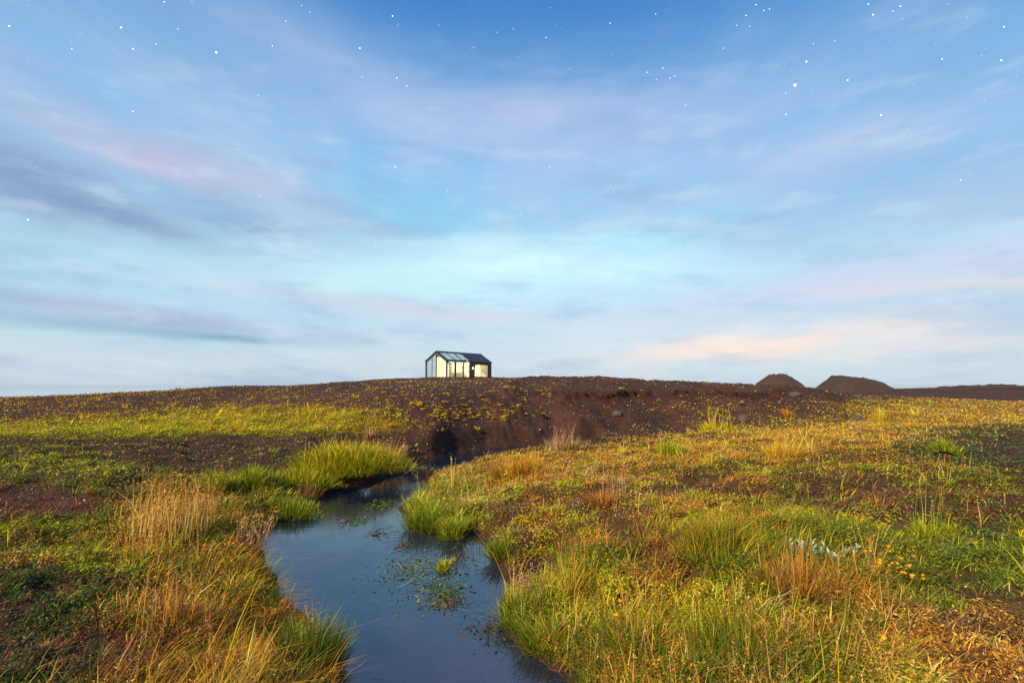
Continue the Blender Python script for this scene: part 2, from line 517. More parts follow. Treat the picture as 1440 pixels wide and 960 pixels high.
# ------------------------------------------------------------------ ground
def build_ground():
    nx, ny = 860, 900
    tx = np.linspace(-math.asinh(250 / 3.2), math.asinh(250 / 3.2), nx)
    ty = np.linspace(-math.asinh(84 / 3.2), math.asinh(236 / 3.2), ny)
    xs = 3.2 * np.sinh(tx); ys = 5 + 3.2 * np.sinh(ty)
    X, Y = np.meshgrid(xs, ys)
    z, sl, sd, px, py = terrain(X, Y, True)
    # undercut lip of crusted earth below the crest, from the middle of the slope to the right
    ppx, ppy = proj(X, Y, z)
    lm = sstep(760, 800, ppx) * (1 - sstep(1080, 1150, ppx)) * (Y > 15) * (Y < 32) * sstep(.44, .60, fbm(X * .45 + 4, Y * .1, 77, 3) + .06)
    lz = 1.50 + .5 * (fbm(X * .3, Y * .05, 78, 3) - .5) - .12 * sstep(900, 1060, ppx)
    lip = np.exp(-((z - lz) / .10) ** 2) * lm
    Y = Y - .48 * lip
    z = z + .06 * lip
    ledge_shade = np.exp(-((z - lz + .16) / .11) ** 2) * lm  # band under the lip, darkened in colour to stand for its shade
    Xf, Yf, Zf = X.ravel(), Y.ravel(), z.ravel()
    dens, hh, pal, zx, zy = zones(Xf, Yf, Zf)
    pal = pal / np.maximum(pal.sum(1, keepdims=True), 1e-6)
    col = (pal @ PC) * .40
    veg = np.clip(dens, 0, 1) * (.55 + .9 * fbm(Xf * 1.7, Yf * 1.7, 61))
    veg = np.clip(veg, 0, 1)
    veg = np.where(sd.ravel() < .03, 0, veg)
    veg = np.where((Yf > 47), np.minimum(veg, .12), veg)
    V = np.stack([Xf, Yf, Zf], 1)
    i = (np.arange(ny - 1)[:, None] * nx + np.arange(nx - 1)[None]).ravel()
    quads = np.stack([i, i + 1, i + nx + 1, i + nx], 1)
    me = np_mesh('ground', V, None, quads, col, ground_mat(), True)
    a = me.attributes.new('ledge_shade', 'FLOAT', 'POINT'); a.data.foreach_set('value', ledge_shade.ravel().astype(np.float32))
    a = me.attributes.new('veg', 'FLOAT', 'POINT'); a.data.foreach_set('value', veg.astype(np.float32))
    return tag(link('ground', me), kind='structure')


build_ground()


def front_only(N, L, fac):
    """the thin pane mirrors on its outer face only"""
    g = N.new('ShaderNodeNewGeometry')
    s = N.new('ShaderNodeMath'); s.operation = 'SUBTRACT'; s.inputs[0].default_value = 1; L.new(g.outputs['Backfacing'], s.inputs[1])
    m = N.new('ShaderNodeMath'); m.operation = 'MULTIPLY'; L.new(fac, m.inputs[0]); L.new(s.outputs[0], m.inputs[1])
    return m.outputs[0]


def water_mat(name, deep, rough, ws, bs):
    m, nt, N, L, P = mat(name)
    P.inputs['Base Color'].default_value = (*deep, 1)
    P.inputs['Roughness'].default_value = rough
    P.inputs['IOR'].default_value = 1.333
    P.inputs['Specular IOR Level'].default_value = .5
    tc = N.new('ShaderNodeTexCoord'); mp = N.new('ShaderNodeMapping'); mp.inputs['Scale'].default_value = (1, .8, 1)
    nz = N.new('ShaderNodeTexNoise'); nz.inputs['Scale'].default_value = ws; nz.inputs['Detail'].default_value = 4
    nz.inputs['Distortion'].default_value = .6
    bp = N.new('ShaderNodeBump'); bp.inputs['Strength'].default_value = bs; bp.inputs['Distance'].default_value = .02
    L.new(tc.outputs['Object'], mp.inputs['Vector']); L.new(mp.outputs[0], nz.inputs['Vector'])
    L.new(nz.outputs['Fac'], bp.inputs['Height']); L.new(bp.outputs[0], P.inputs['Normal'])
    return m, nt, N, L, P


def build_water():
    m, nt, N, L, P = water_mat('stream_water', (.02, .025, .04), .02, 2.6, .13)
    P.inputs['Transmission Weight'].default_value = 0
    b1 = [n for n in N if n.type == 'BUMP'][0]
    n2 = N.new('ShaderNodeTexNoise'); n2.inputs['Scale'].default_value = 14; n2.inputs['Detail'].default_value = 3
    t2 = N.new('ShaderNodeTexCoord'); mp2 = N.new('ShaderNodeMapping'); mp2.inputs['Scale'].default_value = (.55, 1.2, 1); L.new(t2.outputs['Object'], mp2.inputs['Vector']); L.new(mp2.outputs[0], n2.inputs['Vector'])
    n3 = N.new('ShaderNodeTexNoise'); n3.inputs['Scale'].default_value = .9; L.new(t2.outputs['Object'], n3.inputs['Vector'])
    r3 = N.new('ShaderNodeMapRange'); r3.inputs['From Min'].default_value = .42; r3.inputs['From Max'].default_value = .68; r3.inputs['To Max'].default_value = .55; L.new(n3.outputs['Fac'], r3.inputs['Value'])
    b2 = N.new('ShaderNodeBump'); b2.name = 'ripples'; b2.inputs['Distance'].default_value = .012
    L.new(r3.outputs[0], b2.inputs['Strength']); L.new(n2.outputs['Fac'], b2.inputs['Height']); L.new(b1.outputs[0], b2.inputs['Normal'])
    # shallow clear water: fresnel mirror over a lightly tinted look-through
    tr = N.new('ShaderNodeBsdfTransparent'); tr.inputs['Color'].default_value = (.52, .68, .85, 1)
    gl = N.new('ShaderNodeBsdfGlossy'); gl.inputs['Roughness'].default_value = .03; gl.inputs['Color'].default_value = (.80, .91, 1, 1)
    fr = N.new('ShaderNodeFresnel'); fr.inputs['IOR'].default_value = 1.85
    bump = b2
    L.new(bump.outputs[0], gl.inputs['Normal']); L.new(bump.outputs[0], fr.inputs['Normal'])
    mx = N.new('ShaderNodeMixShader')
    df = N.new('ShaderNodeBsdfDiffuse'); df.inputs['Color'].default_value = (.015, .055, .20, 1)      # fine silt in the water
    body = N.new('ShaderNodeMixShader'); body.inputs[0].default_value = .10
    L.new(tr.outputs[0], body.inputs[1]); L.new(df.outputs[0], body.inputs[2])
    L.new(front_only(N, L, fr.outputs[0]), mx.inputs[0]); L.new(body.outputs[0], mx.inputs[1]); L.new(gl.outputs[0], mx.inputs[2])
    L.new(mx.outputs[0], N['Material Output'].inputs['Surface'])
    V = [(-6, -2, 0), (6, -2, 0), (6, 19.5, 0), (-6, 19.5, 0)]
    me = np_mesh('stream', V, None, [(0, 1, 2, 3)], None, m)
    tag(link('stream', me), kind='structure')
    m2, nt, N, L, P = water_mat('sea_water', (.10, .20, .26), .05, .05, .004)
    n = 96
    ang = np.linspace(0, 2 * math.pi, n, endpoint=False)
    V = [(0, 0, -3.2)] + [(math.cos(a) * 40000, math.sin(a) * 40000, -3.2) for a in ang]
    T = [(0, 1 + k, 1 + (k + 1) % n) for k in range(n)]
    tag(link('sea', np_mesh('sea', V, T, None, None, m2)), kind='structure')


build_water()


# ------------------------------------------------------------------ distant hills (heaps of cinder)
def hill(pxc, pyc, d, top_r, foot_l, foot_r, depth, base_py, seed, flat):
    cx, cy, cz = at_d(pxc, pyc, d)
    zb = at_d(pxc, base_py, d)[2] - 1.2
    n = 90
    u = np.linspace(-1.25, 1.25, n)
    U, Vv = np.meshgrid(u, u)
    sx = np.where(U < 0, foot_l, foot_r)
    r = np.sqrt(U ** 2 + Vv ** 2)
    X = U * sx; Y = Vv * depth
    f = 1 - np.clip((r - flat) / (1 - flat), 0, 1.3)
    f = np.clip(f, -.3, 1)
    f = np.where(f > .97, .97 + (f - .97) * .6, f)
    g = np.clip(f, 0, 1); f = np.where(f > 0, .45 * f + .55 * g * g * (3 - 2 * g), f)
    f = np.where(f < .35, .35 * (f / .35) ** 2 * np.sign(f) * .6 + f * .4, f)
    Zh = zb + (cz - zb) * f + (fbm(X * .8 + seed, Y * .8, seed) - .5) * .5 + (fbm(X * .25 + seed, Y * .25, seed + 3) - .5) * 1.0 + (fbm(X * 2.2, Y * 2.2, seed, 4) - .5) * .6
    P = np.stack([X.ravel() + cx, Y.ravel() + cy, Zh.ravel()], 1)
    i = (np.arange(n - 1)[:, None] * n + np.arange(n - 1)[None]).ravel()
    me = np_mesh('hill', P, None, np.stack([i, i + 1, i + n + 1, i + n], 1), None, CINDER, True)
    return tag(link('hill', me), kind='structure')


def cinder_mat():
    m = simple('dark_cinder', (.034, .0175, .015), .92, 0, .9, 1.6, 1.0)
    [n for n in m.node_tree.nodes if n.type == 'BUMP'][0].inputs['Distance'].default_value = .35
    nz = [n for n in m.node_tree.nodes if n.type == 'TEX_NOISE'][0]; nz.inputs['Detail'].default_value = 9; nz.inputs['Roughness'].default_value = .75
    return m


CINDER = cinder_mat()
hill(1091, 525.6, 112, 0, 6.4, 7.5, 6, 542, 3, .2)
hill(1184, 530.4, 84, 0, 5.2, 12.0, 7, 550, 9, .26)
hill(1400, 541.6, 86, 0, 24, 36, 8, 547, 14, .15)


# ------------------------------------------------------------------ grass, ground cover, gravel (uncountable)
def scatter(n, r0, r1, e, half=58):
    """points round the camera, thinning with distance"""
    q = rng.random(n)
    k = 1 - e
    r = (r0 ** k + q * (r1 ** k - r0 ** k)) ** (1 / k)
    a = np.radians(rng.uniform(-half, half, n))
    return r * np.sin(a), r * np.cos(a)


def build_cover():
    # low leafy cover and moss
    X, Y = scatter(1350000, 2.0, 58, 1.5)
    z = terrain(X, Y); sd = stream_sd(X, Y)
    de, hh, pal, px, py = zones(X, Y, z)
    cl = fbm(X * 1.9, Y * 1.9, 71, 4)
    keep = (rng.random(len(X)) < np.clip(de * 1.3 * sstep(.485, .545, cl * .45 + .4 * fbm(X * 3.7, Y * 3.7, 2) + .15 * fbm(X * 9, Y * 9, 75, 2) + .11 * np.minimum(de, 1.2)), 0, 1)) & (sd > .05) & (z > .0)
    X, Y, z, hh, pal = X[keep], Y[keep], z[keep], hh[keep], pal[keep]
    r = np.hypot(X, Y)
    c, _ = pick_cols(pal, X, Y, 1.25, .30)
    c = c * .93 + np.array([.20, .135, .045]) * .06 * rng.uniform(.3, 1.6, (len(c), 1))
    s = (.0062 + .00105 * r) * rng.uniform(.5, 1.5, len(X))
    P = np.stack([X, Y, z + s * .2 + rng.random(len(X)) ** 1.5 * np.minimum(hh * .55, .085)], 1)
    V, q, C = leaflets(P, s, c, 1.0)
    tag(link('ground_cover', np_mesh('ground_cover', V, None, q, C, FOL)), kind='stuff', label='low moss and leafy plants in yellow green, olive and rust over dark earth', cat='ground cover')
    print('cover', len(X))
    # grass, growing in tufts
    X, Y = scatter(104000, 2.0, 50, 1.42)
    z = terrain(X, Y); sd = stream_sd(X, Y)
    de, hh, pal, px, py = zones(X, Y, z)
    cl = fbm(X * 1.3, Y * 1.3, 81, 4); c2 = fbm(X * 3.7, Y * 3.7, 2)
    pr = np.clip(de * sstep(.43, .60, cl * .45 + c2 * .55 + .09 * np.minimum(de, 1.2)), 0, 1)
    keep = (rng.random(len(X)) < pr) & (sd > .03) & (z > 0)
    X, Y, z, hh, pal, cl = X[keep], Y[keep], z[keep], hh[keep], pal[keep], cl[keep]
    nc = len(X)
    c, idx = pick_cols(pal, X, Y, 1.1, .3)
    k = rng.integers(4, 15, nc)
    tall = rng.lognormal(-.3, .5, nc)
    own = np.repeat(np.arange(nc), k); n = len(own)
    r = np.hypot(X, Y)[own]
    a = rng.uniform(0, 2 * math.pi, n); q = np.sqrt(rng.random(n))
    rad = (.02 + .05 * rng.random(nc) + .0016 * np.hypot(X, Y))[own]
    P = np.stack([X[own] + np.cos(a) * q * rad, Y[own] + np.sin(a) * q * rad, z[own] - .012], 1)
    cc = np.clip(c[own] * np.exp(rng.normal(0, .22, (n, 1))) * np.exp(rng.normal(0, .07, (n, 3))), .004, .75)
    odd = rng.random(n) < .12
    cc[odd] = PC[rng.integers(0, 5, odd.sum())] * .9
    h = (hh * .84 * (.55 + .75 * cl) * tall)[own] * rng.uniform(.4, 1.2, n)
    w = (.0027 + .00052 * r) * rng.uniform(.55, 1.35, n)
    az = np.where(rng.random(n) < .25, rng.normal(.2, .6, n), a + rng.normal(0, .6, n))
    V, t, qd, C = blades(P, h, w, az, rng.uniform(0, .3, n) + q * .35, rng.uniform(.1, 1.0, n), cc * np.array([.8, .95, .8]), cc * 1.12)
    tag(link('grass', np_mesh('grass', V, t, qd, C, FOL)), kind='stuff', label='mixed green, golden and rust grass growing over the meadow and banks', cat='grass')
    print('grass', nc, n)
    # withered stalks and seed heads standing in it
    X, Y = scatter(9500, 2.2, 34, 1.4)
    z = terrain(X, Y); sd = stream_sd(X, Y)
    de, hh, pal, px, py = zones(X, Y, z)
    keep = (rng.random(len(X)) < np.clip(de - .45, 0, .6) * sstep(.4, .6, fbm(X * .9, Y * .9, 91))) & (sd > .03)
    X, Y, z, hh = X[keep], Y[keep], z[keep], hh[keep]
    n = len(X); r = np.hypot(X, Y)
    cs = PC[rng.choice([PN.index(q) for q in ('straw', 'orange', 'red', 'pink', 'yellow')], n, p=[.3, .3, .14, .14, .12])] * np.exp(rng.normal(0, .2, (n, 1)))
    h = (hh * .9 + .10) * rng.uniform(.7, 1.5, n)
    az = rng.normal(.2, 1.2, n); ln = np.abs(rng.normal(0, .15, n)); bd = rng.uniform(0, .3, n)
    S = blades(np.stack([X, Y, z - .01], 1), h, .0022 + .0005 * r, az, ln, bd, cs * .8, cs)
    nl = 6
    t = 1 - .28 * rng.random((n, nl))
    out = h[:, None] * (ln[:, None] * t + bd[:, None] * t * t)
    Q = np.stack([(X[:, None] + np.cos(az)[:, None] * out).ravel(), (Y[:, None] + np.sin(az)[:, None] * out).ravel(), (z[:, None] + h[:, None] * (t - .45 * bd[:, None] * t * t * (ln + bd)[:, None])).ravel()], 1)
    V, q4, C = leaflets(Q + rng.normal(0, .003, Q.shape), np.repeat(.0035 + .0006 * r, nl) * rng.uniform(.5, 1.5, n * nl), np.repeat(cs, nl, 0) * 1.05, -.3)
    V, t, qd, C = merge([S, (V, None, q4, C)])
    tag(link('withered_stalks', np_mesh('withered_stalks', V, t, qd, C, FOL)), kind='stuff', label='thin withered straw and rust stalks scattered through the grass', cat='dry grass')
    # cinder gravel
    X, Y = scatter(230000, 2.2, 60, 1.15)
    z = terrain(X, Y); sd = stream_sd(X, Y)
    de, hh, pal, px, py = zones(X, Y, z)
    keep = (rng.random(len(X)) < np.clip(1.05 - de, .06, 1)) & (sd > .0) & (z > -.01)
    X, Y, z = X[keep], Y[keep], z[keep]
    n = len(X); r = np.hypot(X, Y)
    s = (.004 + .00055 * r) * np.minimum(rng.lognormal(0, .6, n), 2.6)
    oc = np.array([(1, 0, 0), (-1, 0, 0), (0, 1, 0), (0, -1, 0), (0, 0, .8), (0, 0, -.8)])
    V = np.repeat(np.stack([X, Y, z + s * .2], 1), 6, 0).reshape(n, 6, 3) + oc[None] * s[:, None, None] * rng.uniform(.5, 1.3, (n, 6, 1))
    T = np.array([(0, 2, 4), (2, 1, 4), (1, 3, 4), (3, 0, 4), (2, 0, 5), (1, 2, 5), (3, 1, 5), (0, 3, 5)])
    T = (np.arange(n)[:, None, None] * 6 + T[None]).reshape(-1, 3)
    base = np.array([(.03, .017, .017), (.055, .032, .028), (.10, .05, .036), (.018, .012, .014), (.03, .017, .017), (.055, .032, .028), (.24, .15, .09)])[rng.integers(0, 7, n)]
    base = base * np.exp(rng.normal(0, .3, (n, 1)))
    tag(link('gravel', np_mesh('gravel', V.reshape(-1, 3), T, None, np.repeat(base, 6, 0), GRAVEL)), kind='stuff', label='loose dark brown cinder gravel strewn over the slope and banks', cat='gravel')


build_cover()


# ------------------------------------------------------------------ distinct clumps
def jitter(c, n, s=.25):
    return np.clip(np.array(c)[None] * np.exp(rng.normal(0, s, (n, 1))) * np.exp(rng.normal(0, .07, (n, 3))), .004, .75)


def clump_mesh(name, n, rad, h, w, cols, dome=.5, lean=.5, bend=.6, rise=0.0, ax=1.0):
    """tussock of blades, shorter and leaning outwards towards the rim; cols: list of (colour, share)"""
    k = int(np.clip(n / 45, 3, 34))
    ca = rng.uniform(0, 2 * math.pi, k); cq = np.sqrt(rng.random(k)) * .86
    ch = rng.uniform(.55, 1.15, k); cs = rng.uniform(.16, .42, k)
    i = rng.integers(0, k, n)
    la = rng.uniform(0, 2 * math.pi, n); lq = np.sqrt(rng.random(n)) * cs[i]
    ux = np.cos(ca)[i] * cq[i] + np.cos(la) * lq; uy = np.sin(ca)[i] * cq[i] + np.sin(la) * lq
    q = np.minimum(np.hypot(ux, uy), 1.15); a = np.arctan2(uy, ux)
    x = ux * rad * ax; y = uy * rad / ax
    hh = h * np.maximum(.25, 1 - dome * q ** 2) * ch[i] * rng.uniform(.5, 1.12, n)
    az = np.where(rng.random(n) < .5, a, la) + rng.normal(0, .55, n)
    ii = rng.choice(len(cols), n, p=np.array([c[1] for c in cols]) / sum(c[1] for c in cols))
    c = np.array([PAL[c[0]] for c in cols])[ii] * (rng.uniform(.75, 1.25, k)[i])[:, None]
    c = np.clip(c * np.exp(rng.normal(0, .25, (n, 1))) * np.exp(rng.normal(0, .08, (n, 3))), .004, .75)
    dead = rng.random(n) < .14                            # dead litter at the base
    c[dead] = np.array([PAL['straw'], PAL['brown'], PAL['orange']])[rng.integers(0, 3, dead.sum())] * .8
    hh = np.where(dead, hh * rng.uniform(.3, .8, n), hh)
    P = np.stack([x, y, rise * (1 - q ** 2) - .03], 1)
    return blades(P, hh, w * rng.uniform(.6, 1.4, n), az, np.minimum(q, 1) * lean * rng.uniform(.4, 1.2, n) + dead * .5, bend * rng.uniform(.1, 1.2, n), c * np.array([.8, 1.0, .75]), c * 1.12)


def stalks_mesh(n, rad, h, w, stem, head, head_len=.3, lean=.12, nl=9, ax=1.0, leaf=.5):
    """upright stalks (stem part) with feathery seed heads (head part)"""
    a = rng.uniform(0, 2 * math.pi, n); q = np.sqrt(rng.random(n)) * rad
    P = np.stack([np.cos(a) * q * ax, np.sin(a) * q / ax, np.full(n, -.02)], 1)
    hh = h * rng.uniform(.55, 1.05, n)
    az = rng.normal(.3, 1.3, n); ln = np.abs(rng.normal(0, lean, n)); bd = rng.uniform(0, .25, n)
    S = blades(P, hh, np.full(n, w), az, ln, bd, jitter(PAL[stem], n), jitter(PAL[stem], n))
    t = 1 - head_len * rng.random((n, nl))
    out = hh[:, None] * (ln[:, None] * t + bd[:, None] * t * t)
    hx = P[:, 0, None] + np.cos(az)[:, None] * out; hy = P[:, 1, None] + np.sin(az)[:, None] * out
    hz = P[:, 2, None] + hh[:, None] * (t - .45 * bd[:, None] * t * t * np.clip(ln + bd, 0, 1.5)[:, None])
    s = w * 2.6 * leaf
    Q = np.stack([hx.ravel(), hy.ravel(), hz.ravel()], 1) + rng.normal(0, s * .5, (n * nl, 3))
    V, q4, C = leaflets(Q, s * rng.uniform(.6, 1.6, n * nl), jitter(PAL[head], n * nl), -.3)
    return S, (V, None, q4, C)


def gz(x, y):
    return float(terrain(np.array([x]), np.array([y]))[0])


def ground_at(px, py):
    """walk a ray down to the ground"""
    x, z = ray(px, py)
    d = np.concatenate([np.arange(1.5, 12, .03), np.arange(12, 75, .12)])
    g = terrain(x * d, d)
    hit = np.nonzero(EYE + z * d <= np.maximum(g, 0.0))[0]
    k = hit[0] if len(hit) else len(d) - 1
    return x * d[k], d[k], max(float(g[k]), 0.0)


def place(name, px, py, label, cat, parts, group=None, parented=None):
    """a plant thing at a spot of the ground; parts: (name, merged arrays)"""
    x, y, z = ground_at(px, py)
    if len(parts) == 1:
        V, t, q, c = parts[0][1]
        o = link(name, np_mesh(name, V, t, q, c, FOL), None, (x, y, z))
    else:
        o = empty(name, (x, y, z))
        for nm, (V, t, q, c) in parts:
            ch = link(nm, np_mesh(nm, V, t, q, c, FOL), o)
            if nm == 'seed_head': ch['kind'] = 'stuff'
    return tag(o, label, cat, group)


def scale_at(px, py):
    """metres per photograph pixel at a ground spot"""
    x, y, z = ground_at(px, py)
    return math.sqrt(x * x * 0 + y * y) / F * 1.02


def tussock(px, py, wpx, hpx, n, cols, label, name='grass_tussock', dome=.5, lean=.5, bend=.6, rise=0, stalk=None, ax=1.0):
    m = scale_at(px, py)
    rad = wpx * m / 2; h = hpx * m
    w = max(.003, m * .68)
    blade = clump_mesh(name, int(n * 1.45), rad, h, w, cols, dome, lean, bend, rise * h, ax)
    if not stalk:
        return place(name, px, py, label, 'grass', [('foliage', blade)])
    k, sh, stem, head = stalk
    S, H = stalks_mesh(k, rad * .75, sh * m, w * .8, stem, head, ax=ax)
    return place(name, px, py, label, 'grass', [('foliage', blade), ('stalk', S), ('seed_head', H)])


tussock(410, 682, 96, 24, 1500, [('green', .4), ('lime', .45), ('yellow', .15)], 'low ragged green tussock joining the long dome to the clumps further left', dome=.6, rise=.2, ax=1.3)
tussock(440, 672, 70, 30, 1000, [('lime', .5), ('yellow', .3), ('straw', .2)], 'yellowish tussock leaning against the left end of the long dome', dome=.5, lean=.7, ax=1.1)
tussock(495, 662, 150, 40, 4200, [('lime', .5), ('yellow', .3), ('green', .2)], 'largest yellow green tussock, a long dome where the stream narrows', dome=.72, lean=.75, bend=.8, rise=.25, ax=1.2, stalk=(90, 52, 'yellow', 'yellow'))
tussock(348, 686, 74, 30, 1100, [('green', .55), ('lime', .45)], 'rounded green tussock on the left bank, next to the tall golden stalks', rise=.3)
tussock(300, 690, 60, 30, 800, [('green', .5), ('lime', .5)], 'smaller green tussock right behind the tall golden stalks', rise=.3)
tussock(405, 722, 80, 24, 1100, [('green', .7), ('lime', .3)], 'low green clump on the point of the left bank jutting into the stream', rise=.2, ax=1.2)
tussock(415, 694, 80, 20, 600, [('red', .6), ('pink', .3), ('brown', .1)], 'reddish brown withered clump between the green clumps of the left bank', lean=.8)
tussock(730, 670, 62, 36, 900, [('orange', .75), ('yellow', .15), ('red', .1)], 'bright orange tussock at the inner bend of the stream on the right bank', dome=.3, lean=.7, stalk=(40, 40, 'orange', 'orange'))
tussock(757, 663, 20, 34, 200, [('orange', .6), ('yellow', .4)], 'narrow upright orange clump at the right side of the bright orange tussock', dome=.3, lean=.2)
tussock(793, 636, 42, 34, 420, [('pink', .6), ('straw', .4)], 'pinkish withered tussock at the foot of the bare slope, across the channel', dome=.3, stalk=(40, 42, 'pink', 'pink'))
tussock(1103, 642, 50, 28, 800, [('yellow', .6), ('orange', .3), ('straw', .1)], 'round golden tussock standing alone in the middle of the right meadow', dome=.35, lean=.7, bend=.4)
tussock(1136, 641, 22, 26, 200, [('straw', .6), ('orange', .4)], 'little straw clump right beside the round golden tussock', lean=.5)
tussock(850, 714, 32, 34, 360, [('red', .4), ('orange', .6)], 'small rust red tussock on the mossy ground right of the lime green twin stems', dome=.3)
tussock(1012, 606, 46, 20, 380, [('lime', .5), ('yellow', .5)], 'yellow green clump with a tall pale stem at the foot of the slope', stalk=(26, 40, 'yellow', 'lime'))
tussock(1108, 588, 14, 20, 120, [('orange', 1)], 'small upright orange clump on the lower cinder slope below the pointed heap', dome=.2, lean=.3)
tussock(1330, 638, 38, 20, 420, [('lime', .5), ('green', .5)], 'small green cushion tussock before the dark patch at the right edge', rise=.3)
tussock(942, 640, 54, 18, 700, [('lime', .8), ('green', .2)], 'flat lime green cushion in the meadow below the bare slope', rise=.4)
tussock(603, 738, 62, 40, 800, [('green', .7), ('lime', .3)], 'bright green clump on the right bank hanging over the widest water', lean=.8)
tussock(640, 752, 40, 34, 500, [('green', .7), ('lime', .3)], 'green clump at the small inlet, its blades touching the water', lean=.9)
tussock(708, 778, 46, 34, 600, [('green', .85), ('lime', .15)], 'dense green clump on the right bank between the two inlets', lean=.8)
tussock(742, 868, 74, 44, 900, [('green', .75), ('lime', .25)], 'tall green sedge clump on the right bank beside the deep water', lean=.7, stalk=(24, 80, 'green', 'pink'))
tussock(775, 905, 74, 44, 900, [('green', .8), ('lime', .2)], 'green sedge clump nearest the camera on the right bank', lean=.8)
tussock(806, 838, 52, 50, 420, [('green', .4), ('orange', .4), ('lime', .2)], 'clump with tall orange dry stalks on the right bank', stalk=(34, 98, 'orange', 'orange'))
tussock(1020, 780, 116, 56, 1500, [('green', .5), ('lime', .25), ('orange', .25)], 'broad olive green tussock just left of the white leaved plant', rise=.2, ax=1.1, stalk=(26, 84, 'orange', 'orange'))
tussock(1312, 756, 56, 40, 620, [('lime', .7), ('green', .2), ('yellow', .1)], 'lime green tussock with long arching blades, right of the upper yellow flowers', bend=.9, stalk=(14, 78, 'lime', 'yellow'))
tussock(437, 935, 84, 80, 1300, [('green', .5), ('dkgreen', .45), ('lime', .05)], 'dark green clump at the lower left water edge with tall reddish stems', lean=.4, bend=.35, stalk=(30, 76, 'red', 'pink'))
tussock(318, 945, 100, 56, 1000, [('lime', .4), ('yellow', .35), ('orange', .25)], 'yellow grass clump on the near left bank, left of the dark green clump', lean=.4, bend=.35, stalk=(16, 66, 'straw', 'straw'))
tussock(1110, 838, 66, 70, 700, [('orange', .5), ('red', .35), ('green', .15)], 'rust brown bushy clump with branching orange stalks below the white leaved plant', lean=.6, stalk=(20, 104, 'orange', 'orange'))
tussock(1180, 905, 130, 52, 1100, [('orange', .35), ('green', .45), ('red', .2)], 'large mixed green and rust clump in the near right meadow below the lower yellow flowers', lean=.8, bend=.9)
tussock(900, 905, 120, 50, 1300, [('green', .55), ('lime', .2), ('orange', .25)], 'green foreground clump speckled with orange, nearest to the bottom middle of the meadow', lean=.7)
tussock(1045, 915, 130, 62, 1500, [('green', .75), ('lime', .15), ('orange', .1)], 'broad deep green grass clump at the bottom of the near right meadow', lean=.5, bend=.5)
tussock(520, 617, 24, 16, 160, [('red', .5), ('pink', .5)], 'first thin reddish clump on the dark bank above the largest tussock', lean=.4)
tussock(560, 641, 30, 24, 220, [('red', .4), ('pink', .6)], 'pinkish brown clump at the right end of the largest tussock', lean=.4)
tussock(1242, 596, 10, 24, 90, [('yellow', 1)], 'thin upright yellow clump where the cinder slope meets the meadow', dome=.2, lean=.15)
tussock(110, 760, 50, 22, 260, [('straw', .7), ('orange', .3)], 'pale straw tuft lying on the green moss of the left bank', lean=1.1, bend=.9)


def stalk_thing(name, px, py, rad_px, h_px, n, stem, head, label, head_len=.3, lean=.1, leaf=.5, cat='dry grass', wmul=.8, nl=9):
    m = scale_at(px, py)
    S, H = stalks_mesh(n, rad_px * m, h_px * m, max(.004, m * wmul), stem, head, head_len, lean, nl, 1.0, leaf)
    return place(name, px, py, label, cat, [('stem', S), ('seed_head', H)])


stalk_thing('dry_grass', 245, 756, 50, 92, 120, 'straw', 'orange', 'tall golden dry grass with feathery heads on the left bank', .45, .09, .7)
stalk_thing('dry_grass', 200, 790, 34, 74, 50, 'orange', 'straw', 'shorter dry grass in front of the tall golden grass, on the left bank', .4, .16, .5)
stalk_thing('dry_grass', 352, 778, 24, 60, 60, 'pink', 'straw', 'feathery dry grass at the left water edge where the stream is widest', .4, .2, .6)
stalk_thing('dry_grass', 240, 880, 40, 90, 40, 'orange', 'pink', 'loose rust coloured stalks in the near left corner meadow', .4, .2, .5)
stalk_thing('dry_grass', 862, 700, 22, 60, 22, 'pink', 'orange', 'sparse dry stalks behind the small rust red tussock', .4, .1, .5)
stalk_thing('dry_grass', 637, 690, 5, 60, 5, 'yellow', 'straw', 'few lone tall stalks on the muddy right bank against the dark water', .45, .03, .5)
stalk_thing('dry_grass', 730, 855, 14, 62, 12, 'straw', 'pink', 'pale plumed stalks rising from the sedge over the water', .25, .15, .9)
stalk_thing('dry_grass', 1225, 800, 12, 66, 14, 'straw', 'orange', 'arching pale stalks between the two groups of yellow flowers', .3, .5, .6)


def stem_plant(px, py, h_px, n, col, label):
    """upright stems closely set with short leaves"""
    m = scale_at(px, py)
    x, y, z = ground_at(px, py)
    root = tag(empty('leafy_stem_plant', (x, y, z)), label, 'plant')
    for k in range(n):
        h = h_px * m * (1 - .18 * k)
        ox = (k - .4) * 12 * m
        S = blades(np.array([[ox, k * .01, -.02]]), np.array([h]), np.array([.02]), np.array([.2 + k]), np.array([.05 + .1 * k]), np.array([.02]), jitter(PAL['green'], 1), jitter(PAL[col], 1))
        link('stem', np_mesh('stem', *S[:3], S[3], FOL), root)
        q = 130
        t = rng.random(q) * .9 + .1
        a = t * 40
        rad = .016 * (1.25 - t) + .012
        P = np.stack([ox + .08 * k * h * t + np.cos(a) * rad, k * .01 + np.sin(a) * rad, h * t], 1)
        V, q4, C = leaflets(P, rng.uniform(.012, .026, q), jitter(PAL[col], q, .15) * 1.3, .2)
        link('leaves', np_mesh('leaves', V, None, q4, C, FOL), root)


stem_plant(716, 706, 42, 2, 'lime', 'lime green plant with twin upright leafy stems on the right bank')

